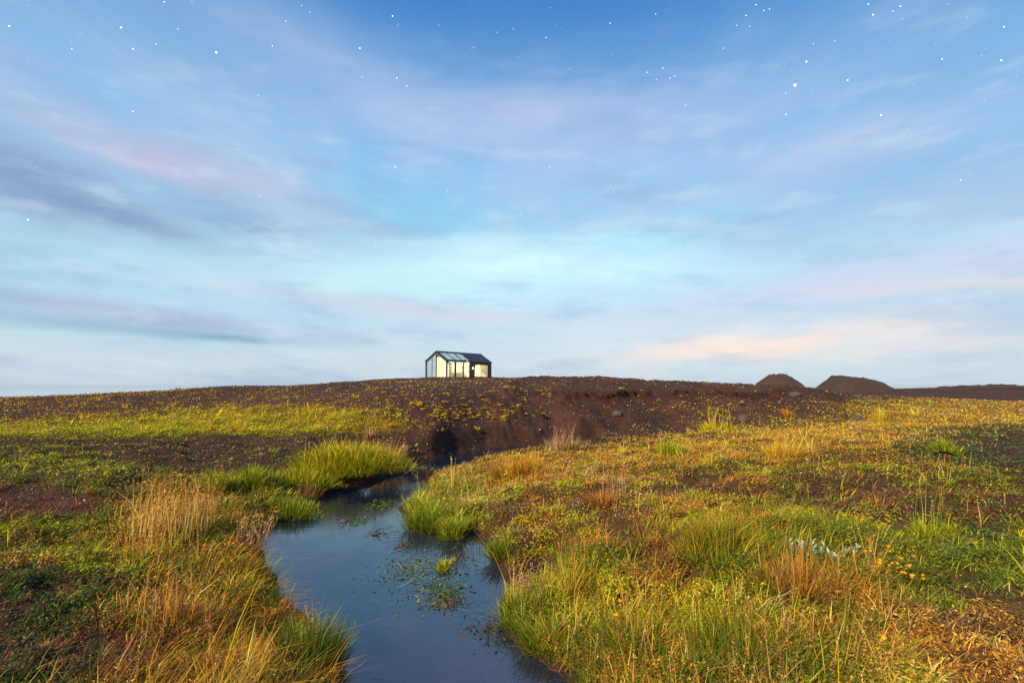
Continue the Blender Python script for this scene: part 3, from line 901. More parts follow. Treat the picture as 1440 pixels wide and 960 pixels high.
# white leaved plant
def white_plant(px, py):
    x, y, z = ground_at(px, py)
    m = scale_at(px, py)
    root = tag(empty('silver_leaf_plant', (x, y, z)), 'plant with whitish silver leaves standing among the grass of the right meadow', 'plant')
    S, L = [], []
    for k in range(13):
        ox, oy = rng.normal(6, 20) * m, rng.uniform(-.12, .12)
        h = rng.uniform(14, 28) * m
        az, ln = rng.uniform(0, 6.28), rng.uniform(.1, .5)
        S.append(blades(np.array([[ox, oy, -.02]]), np.array([h]), np.array([.007]), np.array([az]), np.array([ln]), np.array([.1]), jitter(PAL['brown'], 1), jitter(PAL['green'], 1)))
        n = 12
        t = np.linspace(.45, 1.02, n)
        P = np.stack([ox + math.cos(az) * h * (ln * t + .1 * t * t), oy + math.sin(az) * h * (ln * t + .1 * t * t), h * t * .96], 1)
        a = np.arange(n) * 2.4 + rng.random()
        sz = .026
        dirv = np.stack([np.cos(a) * .8, np.sin(a) * .8, np.full(n, .55)], 1)
        L.append(blades(P, np.full(n, sz * 1.3) * rng.uniform(.7, 1.2, n), np.full(n, .015), a, np.full(n, .55), np.full(n, .3), np.tile((.20, .28, .16), (n, 1)) * rng.uniform(.6, 1.3, (n, 1)), np.tile((.55, .60, .50), (n, 1)) * rng.uniform(.5, 1.25, (n, 1))))
    V, t, q, c = merge(S); link('stem', np_mesh('stem', V, t, q, c, FOL), root)
    V, t, q, c = merge(L); link('leaves', np_mesh('leaves', V, t, q, c, FOL), root)


white_plant(1158, 792)

# yellow flowers
def flower_proto():
    root = empty('yellow_flower', (0, 0, 0))
    S = blades(np.array([[0, 0, -.03]]), np.array([.2]), np.array([.004]), np.array([.5]), np.array([.1]), np.array([.1]), jitter(PAL['green'], 1), jitter(PAL['green'], 1))
    link('stem', np_mesh('stem', *S[:3], S[3], FOL), root)
    n = 11
    a = np.arange(n) * 2 * math.pi / n
    c = np.tile((.74, .40, .01), (n, 1))
    Pc = np.tile((.027, .016, .168), (n, 1)) + np.stack([np.cos(a), np.sin(a), 0 * a], 1) * .003
    B = blades(Pc, np.full(n, .017), np.full(n, .011), a, np.full(n, .85), np.full(n, .2), c, c)
    link('petals', np_mesh('petals', B[0], B[1], B[2], B[3], FOL), root)
    return root


FL = [(1199, 740), (1209, 742), (1222, 748), (1235, 737), (1241, 736), (1236, 747), (1247, 743), (1263, 738), (1214, 731), (1212, 789), (1220, 798), (1225, 796),
      (1242, 795), (1246, 798), (1240, 790), (1255, 807), (1262, 810), (1266, 809), (1254, 817), (1245, 811), (1236, 820), (1239, 820), (1224, 817), (1279, 822),
      (1283, 812), (1288, 826), (1292, 823), (1287, 831), (1300, 838), (1278, 824), (1256, 939), (880, 867), (867, 884), (1272, 800), (1209, 807), (1250, 790)]
fp = flower_proto()
fr = [ch for ch in fp.children]
for k, (px, py) in enumerate(FL):
    x, y, z = ground_at(px, py + 14)
    if k == 0: r = fp
    else:
        r = fp.copy(); COL.objects.link(r)
        for ch in fr:
            c = ch.copy(); COL.objects.link(c); c.parent = r
    s = random.uniform(.55, .8)
    r.location = (x, y, z); r.rotation_euler = (random.uniform(-.1, .55), random.uniform(-.35, .35), random.uniform(-.6, .6)); r.scale = (s, s, s * random.uniform(1.1, 1.7))
    if k < 9: lab = 'small yellow flower of the sparse upper group behind the white leaved plant'
    elif k in (30, 31, 32): lab = ['lone orange yellow flower low in the near right meadow', 'orange flower among the sedge, upper of the pair near the stream', 'orange flower among the sedge, lower of the pair near the stream'][k - 30]
    else: lab = 'small yellow flower of the dense lower group above the rust coloured grass'
    tag(r, lab, 'flower', 'yellow flowers in the meadow')

# moss cushions
def cushion(px, py, wpx, hpx, cols):
    x, y, z = ground_at(px, py)
    m = y / F
    n = int(500 + 16 * wpx)
    a = rng.uniform(0, 6.283, n); q = np.sqrt(rng.random(n))
    R = wpx * m / 2; H = hpx * m
    lump = 1 + .5 * (fbm(np.cos(a) * q * 3 + px, np.sin(a) * q * 3, 55, 3) - .5) * 2
    P = np.stack([np.cos(a) * q * R * lump, np.sin(a) * q * R * lump, H * np.sqrt(np.maximum(0, 1 - q ** 2)) * lump * rng.uniform(.75, 1.05, n) - .01], 1)
    ii = rng.integers(0, len(cols), n)
    c = np.array([PAL[k] for k in cols])[ii] * np.exp(rng.normal(0, .25, (n, 1)))
    V, q4, C = leaflets(P, rng.uniform(.008, .017, n), c, .9)
    o = link('moss_cushion', np_mesh('moss_cushion', V, None, q4, C, FOL), None, (x, y, z))
    return o


for px, py, w_, h_ in [(876, 842, 66, 22), (930, 836, 52, 18), (858, 818, 40, 14), (1002, 838, 56, 16), (905, 868, 54, 18), (832, 858, 40, 16), (965, 850, 44, 16)]:
    tag(cushion(px, py, w_, h_, ['lime', 'lime', 'green', 'yellow']), 'lime green moss cushion low among the grass of the near right bank', 'moss', 'moss cushions on the near right bank')
for px, py, w_, h_ in [(770, 758, 36, 12), (800, 742, 30, 10), (742, 735, 30, 10), (788, 722, 26, 9), (830, 752, 30, 10)]:
    tag(cushion(px, py, w_, h_, ['lime', 'yellow', 'brown', 'green']), 'small olive moss cushion on the mossy ground right of the stream bend', 'moss', 'moss cushions by the stream bend')

# floating and rooted water weeds
def weed(px, py, wpx, n, cols, label, hgt=.03, name='water_weed', long=.11):
    x, y, _ = at_z(px, py, 0)
    m = y / F
    rx = wpx * m / 2
    px_ = rng.normal(0, rx * .5, n); py_ = rng.normal(0, rx * .75, n)
    ii = rng.integers(0, len(cols), n)
    c = np.clip(np.array([PAL[k] for k in cols])[ii] * np.exp(rng.normal(0, .3, (n, 1))), .004, .6)
    B = blades(np.stack([px_, py_, np.full(n, -.008)], 1), rng.uniform(.4, 1.3, n) * hgt, rng.uniform(.004, .010, n), rng.uniform(0, 6.28, n), rng.uniform(.2, 2.5, n), rng.uniform(.2, 1, n), c, c)
    k2 = int(n * .8)
    P = np.stack([rng.normal(0, rx * .5, k2), rng.normal(0, rx * .75, k2), rng.uniform(.004, .016, k2)], 1)
    V, q, C = leaflets(P, rng.uniform(.01, .03, k2), jitter(PAL[cols[0]], k2), 3.0)
    k3 = max(6, n // 6)   # long trailing runners on the surface
    P3 = np.stack([rng.normal(0, rx * .5, k3), rng.normal(0, rx * .6, k3), np.full(k3, .004)], 1)
    R = blades(P3, np.full(k3, .012), np.full(k3, .006), rng.uniform(0, 6.28, k3), rng.uniform(6, 18, k3), np.full(k3, .3), jitter(PAL[cols[-1]], k3), jitter(PAL[cols[-1]], k3))
    V, t, q, c = merge([B, (V, None, q, C), R])
    return tag(link(name, np_mesh(name, V, t, q, c, FOL), None, (x, y, 0)), label, 'water plant')


weed(585, 800, 95, 260, ['teal', 'green', 'lime'], 'largest green raft of water weed in the middle of the stream')
weed(620, 832, 80, 220, ['green', 'teal', 'dkgreen'], 'raft of water weed just before the largest raft, dark edged')
weed(632, 846, 50, 90, ['brown', 'teal'], 'thin brownish strip of water weed nearest below the rafts')
weed(640, 790, 70, 120, ['brown', 'green', 'teal'], 'sparse brownish water weed right of the largest raft')
weed(570, 768, 34, 60, ['brown', 'dkgreen'], 'dark brown water weed above the largest raft')
weed(536, 710, 46, 140, ['green', 'teal'], 'green water weed where the calm water meets the dark reflection')
weed(502, 733, 40, 90, ['teal', 'lime', 'dkgreen'], 'narrow strip of water weed in the upper pool, left of centre')
weed(535, 750, 40, 50, ['dark', 'brown'], 'thin dark strip of water weed in the upper pool')
weed(690, 885, 60, 100, ['brown', 'green', 'teal'], 'water weed at the right bank in the deep near water')
weed(600, 678, 34, 90, ['teal', 'lime'], 'first pale green strip on the mud of the narrow channel', .02)
weed(612, 690, 30, 70, ['teal', 'lime'], 'second pale green strip on the mud, nearer the pool', .02)
weed(612, 662, 60, 120, ['lime', 'green'], 'thin lime strip along the far edge of the dark channel', .03)
tussock(624, 801, 20, 16, 260, [('lime', .7), ('green', .3)], 'tiny lime green islet of grass standing in the stream', name='grass_islet', rise=.4)


def rock(px, py, wpx, hpx, label, colr=(.05, .034, .034), z0=None):
    x, y, z = ground_at(px, py)
    m = y / F
    bm = bmesh.new()
    bmesh.ops.create_icosphere(bm, subdivisions=3, radius=1)
    s = random.randint(0, 999)
    for v in bm.verts:
        c = v.co
        k = .72 + .55 * float(fbm(np.array([c.x * 1.3 + s + c.z]), np.array([c.y * 1.3 - c.z * .7]), 7, 3)[0])
        v.co = Vector((c.x * k * wpx * m / 2, c.y * k * wpx * m / 2.3, c.z * k * hpx * m * .8))
    me = bpy.data.meshes.new('rock'); bm.to_mesh(me); bm.free()
    me.materials.append(simple('rock_stone', colr, .85, 0, .5, 14, .8))
    return tag(link('rock', me, None, (x, y, z)), label, 'rock')


rock(484, 733, 12, 3.5, 'small dark stone breaking the surface of the upper pool')
rock(640, 787, 9, 4, 'mossy brown stone beside the grass islet in the stream', (.12, .07, .02))
rock(1207, 590, 12, 9, 'dark boulder at the right foot of the cinder slope')
rock(868, 585, 14, 6, 'dark boulder half buried in the middle of the bare slope')
rock(1046, 592, 15, 11, 'dark rough boulder at the foot of the slope, left of the orange clump')
rock(1118, 556, 18, 6, 'broad dark boulder near the crest below the flat topped heap')
rock(527, 751, 16, 3, 'flat dark stone lying in the upper pool, near the middle')

# small yellow tufts dotted over the cinder slope
protos = []
for k in range(7):
    c = [[('yellow', .85), ('lime', .15)], [('yellow', .6), ('orange', .4)], [('yellow', .7), ('straw', .3)], [('straw', .5), ('yellow', .5)]][k % 4]
    V, t, q, col = clump_mesh('slope_tuft', 90, .14, .13, .018, c, .45, 1.1, .8, .05)
    protos.append(np_mesh('slope_tuft', V, t, q, col, FOL))
spots = [(573, 543), (608, 541.5), (630, 557), (652, 547), (690, 551), (567, 552), (572, 555), (606, 556), (672, 558), (709, 545), (727, 555), (768, 548), (766, 555), (773, 557), (765, 545),
         (757, 552), (775, 570), (760, 584), (671, 603), (706, 594), (707, 591), (640, 589), (700, 572), (727, 572), (682, 565), (958, 550), (963, 548), (935, 549), (990, 552), (1025, 563), (1028, 571),
         (1040, 568), (1082, 572), (1085, 568), (872, 548), (958, 566), (970, 568), (740, 565), (520, 548), (500, 560), (546, 563), (538, 553), (585, 563), (592, 570), (610, 573), (622, 566)]
r2 = random.Random(5)
while len(spots) < 290:
    u = r2.random()
    if u < .42: p = (r2.gauss(620, 75), r2.gauss(580, 11))
    elif u < .62: p = (r2.uniform(450, 800), r2.uniform(537, 600))
    elif u < .82: p = (r2.uniform(0, 520), 560 - .04 * r2.uniform(0, 500) + r2.uniform(-6, 20))
    else: p = (r2.uniform(900, 1180), r2.uniform(548, 592))
    crest = np.interp(p[0], [0, 160, 300, 450, 600, 840, 950, 1060, 1180], [559, 552, 543, 538, 534, 534, 540, 544, 552])
    if p[1] < crest: continue
    if 760 < p[0] < 900 and p[1] > 560: continue
    spots.append(p)
SP = np.array(spots)
for k, (px, py) in enumerate(spots):
    x, y, z = ground_at(px, py)
    o = link('slope_tuft', protos[k % 7], None, (x, y, z - .01))
    s = random.uniform(.6, 1.35) * (1.0 if k < 46 else .7) * (.55 + y / 90)
    o.scale = (s * 1.2, s * 1.2, s * random.uniform(.8, 1.3)); o.rotation_euler.z = random.uniform(0, 6.28)
    if px < 450: lab = 'small yellowish tuft on the dark ridge rising left of the cabin'
    elif px < 860: lab = 'small yellow tuft on the dark cinder slope below the cabin'
    else: lab = 'small yellow tuft on the dark slope below the two heaps'
    tag(o, lab, 'grass', 'small tufts dotted over the cinder slope')


# ------------------------------------------------------------------ glass cabin
M_FRAME = simple('black_timber', (.022, .016, .018), .55, 0, .4, 6, .1, (1, 1, 6))
M_ROOF = simple('dark_sheet_metal', (.035, .04, .065), .38, .6, .25, 3)
M_WOOD = simple('brown_cladding', (.19, .072, .048), .65, 0, .4, 5, .25, (12, 12, .6))
M_DECK = simple('deck_boards', (.075, .042, .032), .75, 0, .4, 4, .25, (1, 12, 1))
M_CREAM = simple('cream_panel', (.80, .74, .55), .7, 0, .04, 3)
M_FLOOR = simple('oak_floor', (.35, .22, .12), .5, 0, .2, 4, 0, (1, 10, 1))


def emit(name, col, s):
    m, nt, N, L, P = mat(name)
    P.inputs['Base Color'].default_value = (.8, .8, .8, 1)
    P.inputs['Emission Color'].default_value = (*col, 1)
    P.inputs['Emission Strength'].default_value = s
    return m


def glass_mat(name='window_glass', ior=1.5):
    m, nt, N, L, P = mat(name)
    tr = N.new('ShaderNodeBsdfTransparent'); tr.inputs['Color'].default_value = (.93, .96, .96, 1)
    gl = N.new('ShaderNodeBsdfGlossy'); gl.inputs['Roughness'].default_value = .01
    fr = N.new('ShaderNodeFresnel'); fr.inputs['IOR'].default_value = ior
    mx = N.new('ShaderNodeMixShader')
    L.new(front_only(N, L, fr.outputs[0]), mx.inputs[0]); L.new(tr.outputs[0], mx.inputs[1]); L.new(gl.outputs[0], mx.inputs[2])
    L.new(mx.outputs[0], N['Material Output'].inputs['Surface'])
    return m


M_GLASS = glass_mat()
M_SOLAR = glass_mat('coated_roof_glass', 2.9)


class MB:
    def __init__(s): s.V = []; s.Fc = []
    def box(s, x0, x1, y0, y1, z0, z1):
        o = len(s.V)
        s.V += [(x0, y0, z0), (x1, y0, z0), (x1, y1, z0), (x0, y1, z0), (x0, y0, z1), (x1, y0, z1), (x1, y1, z1), (x0, y1, z1)]
        s.Fc += [tuple(o + k for k in f) for f in [(3, 2, 1, 0), (4, 5, 6, 7), (0, 1, 5, 4), (1, 2, 6, 5), (2, 3, 7, 6), (3, 0, 4, 7)]]
        return s
    def prism(s, prof, a0, a1, axis):
        """polygon profile extruded along an axis: 'x' -> profile in (y,z)"""
        o = len(s.V); n = len(prof)
        for a in (a0, a1):
            for u, v in prof:
                s.V.append((a, u, v) if axis == 'x' else (u, a, v))
        s.Fc += [tuple(o + k for k in range(n))[::-1], tuple(o + n + k for k in range(n))]
        for k in range(n):
            j = (k + 1) % n
            s.Fc.append((o + k, o + j, o + n + j, o + n + k))
        return s
    def build(s, name, m, parent, bevel=0.0):
        me = bpy.data.meshes.new(name); me.from_pydata(s.V, [], s.Fc)
        bm = bmesh.new(); bm.from_mesh(me); bmesh.ops.recalc_face_normals(bm, faces=bm.faces)
        if bevel: bmesh.ops.bevel(bm, geom=list(bm.edges), offset=bevel, segments=1, affect='EDGES')
        bm.to_mesh(me); bm.free()
        me.materials.append(m)
        return link(name, me, parent)


def build_cabin():
    d0 = 68.0
    nx, ny, nz = at_d(628.1, 530.0, d0)
    root = empty('glass_cabin', (nx, ny, nz), math.radians(52))
    tag(root, 'small gabled cabin with glass front, skylights and brown cladding on the ridge', 'cabin')
    Lh, Wd, He, Hr = 9.17, 4.15, 2.24, 3.5
    Ym = Wd / 2
    def top(y, off=0): return He + (Hr - He) * (1 - abs(y - Ym) / Ym) + off
    # deck and floor
    MB().box(-.75, Lh + .5, -1.0, Wd + .3, -.16, -.02).build('deck', M_DECK, root, .01)
    pr = MB()
    for x in np.linspace(-.5, Lh + .2, 7):
        for y in (-.8, 1.8, Wd): pr.box(x - .06, x + .06, y - .06, y + .06, -.6, -.165)
    pr.build('deck_posts', M_FRAME, root)
    MB().box(.1, Lh - .1, .1, Wd - .1, -.018, .03).build('floor', M_FLOOR, root)
    # portal frames: posts and rafters
    t = .17
    for x in (0, Lh - t):
        f = MB()
        f.box(x, x + t, 0, t, 0, He - .06).box(x, x + t, Wd - t, Wd, 0, He - .06)
        for sgn in (0, 1):
            y0, y1 = (0, Ym) if sgn == 0 else (Wd, Ym)
            f.prism([(y0, He - .05), (y1, Hr - .05), (y1, Hr - .05 - .24), (y0, He - .05 - .24)], x, x + t, 'x')
        f.build('portal_frame', M_FRAME, root)
    # gable end: central mullion, second thin mullion and panes
    MB().box(.03, .14, Ym - .06, Ym + .06, .03, Hr - .30).build('mullion', M_FRAME, root)
    MB().box(.04, .12, Ym + .80, Ym + .85, .03, He + .38).build('mullion', M_FRAME, root)
    def pane(y0, y1):
        prof = [(y0, .04), (y1, .04), (y1, top(y1, -.28)), (y0, top(y0, -.28))]
        MB().prism(prof, .075, .087, 'x').build('pane', M_GLASS, root)
    pane(t + .005, Ym - .065); pane(Ym + .065, Ym + .795); pane(Ym + .855, Wd - t - .005)
    MB().box(.02, .15, t + .003, Wd - t - .003, 0.0, .038).build('sill', M_FRAME, root)
    # long front: glazed bays with frames, then cladding with a window
    hb = He - .12
    for x in (1.60, 3.22, 4.52):
        MB().box(x, x + .13, .01, .15, .03, hb - .005).build('mullion', M_FRAME, root)
    MB().box(t, Lh - t, .005, .16, hb, He - .02).build('lintel', M_FRAME, root)
    for a, b in ((t + .004, 1.596), (1.734, 3.216), (3.354, 4.516)):
        MB().box(a, b, .07, .082, .04, hb - .004).build('pane', M_GLASS, root)
    MB().box(1.80, 1.86, .03, .12, .05, hb - .01).build('door_stile', M_CREAM, root)
    MB().box(3.14, 3.20, .03, .12, .05, hb - .01).build('door_stile', M_CREAM, root)
    w = MB()
    w.box(4.66, 5.48, .02, .14, 0, hb - .003).box(8.55, Lh - t - .003, .02, .14, 0, hb - .003)
    w.box(5.483, 8.547, .02, .14, 1.86, hb - .003).box(5.483, 8.547, .02, .14, 0, .09)
    w.build('wall', M_WOOD, root)
    win = MB()
    win.box(5.485, 5.555, .0, .13, .093, 1.857).box(8.475, 8.545, .0, .13, .093, 1.857).box(5.558, 8.472, .0, .13, .093, .15).box(5.558, 8.472, .0, .13, 1.80, 1.857)
    wf = win.build('window', M_FRAME, root)
    MB().box(5.56, 8.47, .06, .072, .153, 1.797).build('pane', M_GLASS, wf)
    # back wall: glazed near the gable, cream inside; end wall
    MB().box(2.6, Lh - t - .003, Wd - .14, Wd - .03, 0.032, He - .06).build('back_wall', M_CREAM, root)
    MB().box(t + .004, 2.595, Wd - .09, Wd - .078, .035, hb).build('pane', M_GLASS, root)
    MB().prism([(t + .003, .032), (Wd - t - .003, .032), (Wd - t - .003, top(Wd - t, -.3)), (Ym, Hr - .3), (t + .003, top(t, -.3))], Lh - .15, Lh - .04, 'x').build('end_wall', M_CREAM, root)
    MB().prism([(1.5, .032), (Wd - .16, .032), (Wd - .16, He - .1), (1.5, He - .1)], 2.50, 2.58, 'x').build('partition', M_CREAM, root)
    MB().prism([(.20, .032), (Ym + .45, .032), (Ym + .45, top(Ym + .45, -.3)), (Ym, Hr - .31), (.20, top(.20, -.31))], .55, .60, 'x').build('curtain', M_CREAM, root)
    for sgn in (0, 1):
        y0 = .1 if sgn == 0 else Wd - .1
        x0 = 4.63 if sgn == 0 else 7.25
        MB().prism([(y0, top(y0, -.14)), (Ym, Hr - .14), (Ym, Hr - .17), (y0, top(y0, -.17))], x0, Lh - .2, 'x').build('ceiling', M_CREAM, root)
    MB().prism([(.17, .032), (Wd - .16, .032), (Wd - .16, He - .1), (.17, He - .1)], 5.0, 5.1, 'x').build('partition', M_CREAM, root)
    hk = MB()
    for a, b in ((7.2, 1.45), (7.5, 1.25), (7.8, 1.5), (8.1, 1.3), (7.75, 1.05)): hk.box(a, a + .07, Wd - .19, Wd - .143, b, b + .09)
    hk.build('coat_hook', M_FRAME, root)
    # roof: two slopes; the near one carries three skylights then standing-seam metal
    th = .09
    def slope(x0, x1, y0, y1, z0, z1, m, name, thk=th, parent=root):
        """strip of roof between (y0,z0) and (y1,z1)"""
        prof = [(y0, z0), (y1, z1), (y1, z1 - thk), (y0, z0 - thk)]
        return MB().prism(prof, x0, x1, 'x').build(name, m, parent)
    R0 = He + .05; R1 = Hr + .05
    slope(7.22, Lh + .06, Wd + .08, Ym + .002, R0 - .05, R1, M_ROOF, 'roof')
    slope(-.06, .30, Wd + .08, Ym + .002, R0 - .05, R1, M_ROOF, 'roof_edge')
    for a, b in ((.303, 2.4), (2.402, 4.8), (4.802, 7.12)):
        slope(a, b, Wd + .05, Ym + .05, R0 - .05, R1 - .03, M_GLASS, 'skylight', .012)
    for a in (7.122,):
        slope(a, a + .097, Wd + .08, Ym + .002, R0 - .05, R1, M_FRAME, 'skylight_frame')
    rf = slope(4.62, Lh + .06, -.08, Ym - .002, R0 - .05, R1, M_ROOF, 'roof')
    def zr(y): return R0 - .05 + (R1 - R0 + .05) * (y + .08) / (Ym + .08)
    sm = MB()
    for x in np.arange(4.95, Lh, .48):
        sm.prism([(-.07, zr(-.07) + .04), (Ym - .05, zr(Ym - .05) + .04), (Ym - .05, zr(Ym - .05) + .003), (-.07, zr(-.07) + .003)], x - .02, x + .02, 'x')
    sm.build('standing_seams', M_ROOF, rf)
    # border bars round the skylights
    slope(-.06, .30, -.08, Ym - .002, R0 - .05, R1, M_ROOF, 'roof_edge')
    sk = MB()
    xs = [.30, 1.66, 3.10, 4.52]
    for a in xs[1:]:
        sk.prism([(-.08, zr(-.08)), (Ym - .002, zr(Ym)), (Ym - .002, zr(Ym) - th), (-.08, zr(-.08) - th)], a, a + .097, 'x')
    for a, b in zip([.303, 1.76, 3.20], [1.657, 3.097, 4.517]):
        sk.prism([(-.08, zr(-.08)), (.12, zr(.12)), (.12, zr(.12) - th), (-.08, zr(-.08) - th)], a, b, 'x')
        sk.prism([(Ym - .22, zr(Ym - .22)), (Ym - .002, zr(Ym)), (Ym - .002, zr(Ym) - th), (Ym - .22, zr(Ym - .22) - th)], a, b, 'x')
    sk.build('skylight_frame', M_FRAME, root)
    for a, b in zip([.306, 1.763, 3.203], [1.654, 3.094, 4.514]):
        MB().prism([(.123, zr(.123) - .03), (Ym - .223, zr(Ym - .223) - .03), (Ym - .223, zr(Ym - .223) - .045), (.123, zr(.123) - .045)], a, b, 'x').build('skylight', M_SOLAR, root)
    # fascia / ridge cap
    MB().prism([(Ym - .12, zr(Ym - .12) + .012), (Ym, R1 + .035), (Ym + .12, zr(Ym - .12) + .012), (Ym, R1 + .006)], -.07, Lh + .07, 'x').build('ridge_cap', M_ROOF, root)
    # lamps
    lm = MB().box(5.06, 5.16, -.10, .017, 1.20, 1.42).build('wall_lamp', emit('wall_lamp_light', (1, .93, .8), 3.0), root, .015)
    MB().box(.8, 4.4, .20, .26, 2.135, 2.20).build('unseen_light_strip', LAMP, root)  # unseen strip added behind the lintel to brighten the front room
    for x in (7.0,):
        bmx = bmesh.new(); bmesh.ops.create_uvsphere(bmx, u_segments=20, v_segments=12, radius=.20)
        me = bpy.data.meshes.new('ceiling_lamp'); bmx.to_mesh(me); bmx.free(); me.materials.append(LAMP)
        for p in me.polygons: p.use_smooth = True
        o = link('ceiling_lamp', me, root, (x, Ym, 2.78))
        bmx = bmesh.new(); bmesh.ops.create_cone(bmx, cap_ends=True, segments=8, radius1=.012, radius2=.012, depth=.38)
        me = bpy.data.meshes.new('lamp_cord'); bmx.to_mesh(me); bmx.free(); me.materials.append(M_FRAME)
        link('lamp_cord', me, o, (0, 0, .30))
    # the low dark platform on the ridge to the right
    x0, y0, z0 = at_d(719, 532.6, 62)
    p = MB()
    for k in range(9):
        p.box(-1.15, 1.15, -1.2 + k * .27, -1.2 + k * .27 + .25, .14, .2)
    r2 = empty('low_platform', (x0, y0, z0 - .06), math.radians(8))
    tag(r2, 'low dark flat timber platform on the ridge right of the glass cabin', 'platform')
    p.build('boards', M_DECK, r2)
    MB().box(-1.12, 1.12, -1.18, 1.2, -.5, .138).build('base', M_FRAME, r2)


LAMP = emit('ceiling_lamp_light', (1, .88, .62), 48.0)
build_cabin()


# ------------------------------------------------------------------ stars
ST = [(13, 37, 1.5), (170, 39, 1.9), (187, 69, 1.6), (304, 74, 2.3), (101, 69, 1.1), (219, 62, 1.2), (150, 97, 1.0), (250, 41, 1.2), (263, 31, .9), (402, 30, 1.3), (436, 17, 1.1), (424, 8, 1.1), (447, 40, 1),
      (552, 23, 1.8), (559, 36, 1.1), (506, 68, 1.9), (509, 108, 1.3), (558, 110, 1.7), (572, 121, 1.6), (383, 65, 1.4), (300, 110, .9), (338, 106, .9), (363, 134, 1.2), (187, 157, 1.6), (335, 210, 1.1), (410, 215, .9), (468, 146, 1),
      (556, 235, 1.8), (612, 257, 1.1), (629, 268, 1.4), (365, 275, 1.2), (39, 309, 1.7), (571, 300, 1.1), (528, 345, 1.2), (596, 354, 1), (666, 67, 1.3), (699, 46, 1.3), (617, 36, 1.2), (603, 65, 1), (655, 77, 1), (231, 3, 1.4), (650, 96, .9),
      (722, 41, 1.4), (768, 53, 1.5), (774, 11, 1.2), (858, 33, 1.5), (782, 37, 1), (790, 40, 1), (728, 80, 1.1), (801, 97, 1.4), (862, 78, 1), (922, 20, 1.4), (910, 102, 1.5), (932, 96, 1.6), (942, 110, 1.5), (949, 107, 1.5), (923, 112, 1.3),
      (964, 148, 1.3), (990, 41, 1), (1017, 68, 1.3), (1036, 36, 1.2), (1049, 22, 1.4), (1054, 37, 1.1), (1063, 7, 1.4), (1074, 15, 1.4), (1082, 13, 1.3), (1134, 87, 2.1), (1118, 120, 3.0), (1105, 131, 1.3), (1105, 161, 1.6), (1113, 98, 1),
      (1192, 113, 1.7), (1239, 162, 1.8), (1228, 21, 1.7), (1221, 6, 1.4), (1266, 9, 1.4), (1256, 16, 1.1), (1325, 83, 1.4), (1408, 85, 1.6), (1412, 38, 1.3), (1144, 62, 1.1), (1174, 58, 1.1), (1092, 92, 1), (1142, 129, 1), (1284, 119, .9),
      (773, 235, 1.5), (858, 261, 1.4), (733, 301, 1.4), (957, 347, 1.2), (1351, 253, 1.3), (1380, 261, 1), (1277, 181, .9), (891, 144, 1), (860, 78, .9), (1360, 25, 1), (1363, 244, 1), (690, 295, 1), (606, 284, .9)]
rs = random.Random(21)
while len(ST) < 300:
    x, y = rs.uniform(0, 1440), rs.uniform(0, 1) ** 1.6 * 330
    ST.append((x, y, rs.uniform(.5, .95)))


def star_mesh():
    bm = bmesh.new(); bmesh.ops.create_icosphere(bm, subdivisions=1, radius=1.0)
    me = bpy.data.meshes.new('star'); bm.to_mesh(me); bm.free()
    return me


star_mats = []
for nm, c, s in (('star_white', (.92, .97, 1.0), 1.3), ('star_warm', (1.0, .88, .72), 1.15), ('star_faint', (.72, .85, 1.0), .85)):
    m = bpy.data.materials.new(nm); m.use_nodes = True
    nt = m.node_tree; nt.nodes.remove(nt.nodes['Principled BSDF'])
    e = nt.nodes.new('ShaderNodeEmission'); e.inputs['Color'].default_value = (*c, 1); e.inputs['Strength'].default_value = s
    nt.links.new(e.outputs[0], nt.nodes['Material Output'].inputs['Surface'])
    m.cycles.emission_sampling = 'NONE'
    me = star_mesh(); me.materials.append(m); star_mats.append(me)
for k, (px, py, s) in enumerate(ST):
    R = 3000.0
    x, z = ray(px, py)
    v = Vector((x, 1, z)).normalized() * R
    warm = (px, py) in ((1134, 87), (187, 157), (13, 37), (170, 39), (39, 309))
    me = star_mats[1] if warm else (star_mats[0] if s > 1.05 else star_mats[2])
    o = link('star', me, None, (v.x, v.y, v.z + EYE))
    r = s * R / F * (.18 + .095 * s) * (v.length / (v.y + 1)) * .9
    o.scale = (r, r, r)
    if s >= 3: lab = 'biggest and brightest white star, upper right in the sky'
    elif (px, py) == (1134, 87): lab = 'warm orange star right above the biggest white star'
    elif (px, py) == (304, 74): lab = 'brightest star of the upper left sky'
    elif s > 1.05: lab = 'clear white star in the blue evening sky'
    else: lab = 'tiny faint star in the blue evening sky'
    tag(o, lab, 'star', 'stars in the sky')


# ------------------------------------------------------------------ light
SUN_DIR = Vector((-.64, -.77, 0)).normalized()
EL = math.radians(30)
tos = Vector((SUN_DIR.x * math.cos(EL), SUN_DIR.y * math.cos(EL), math.sin(EL)))
sun_d = bpy.data.lights.new('sun', 'SUN')
sun_d.energy = 5.0
sun_d.angle = math.radians(5)
sun_d.color = (1.0, .79, .47)
sun = bpy.data.objects.new('sun', sun_d)
sun.rotation_euler = tos.to_track_quat('Z', 'Y').to_euler()
COL.objects.link(sun)


# ------------------------------------------------------------------ sky
def lin(c):
    return tuple(((v / 255) / 12.92 if v / 255 < .04045 else ((v / 255 + .055) / 1.055) ** 2.4) for v in c)


def azel(px, py):
    x, z = ray(px, py)
    return math.degrees(math.atan2(x, 1)), math.degrees(math.atan2(z, math.hypot(x, 1)))


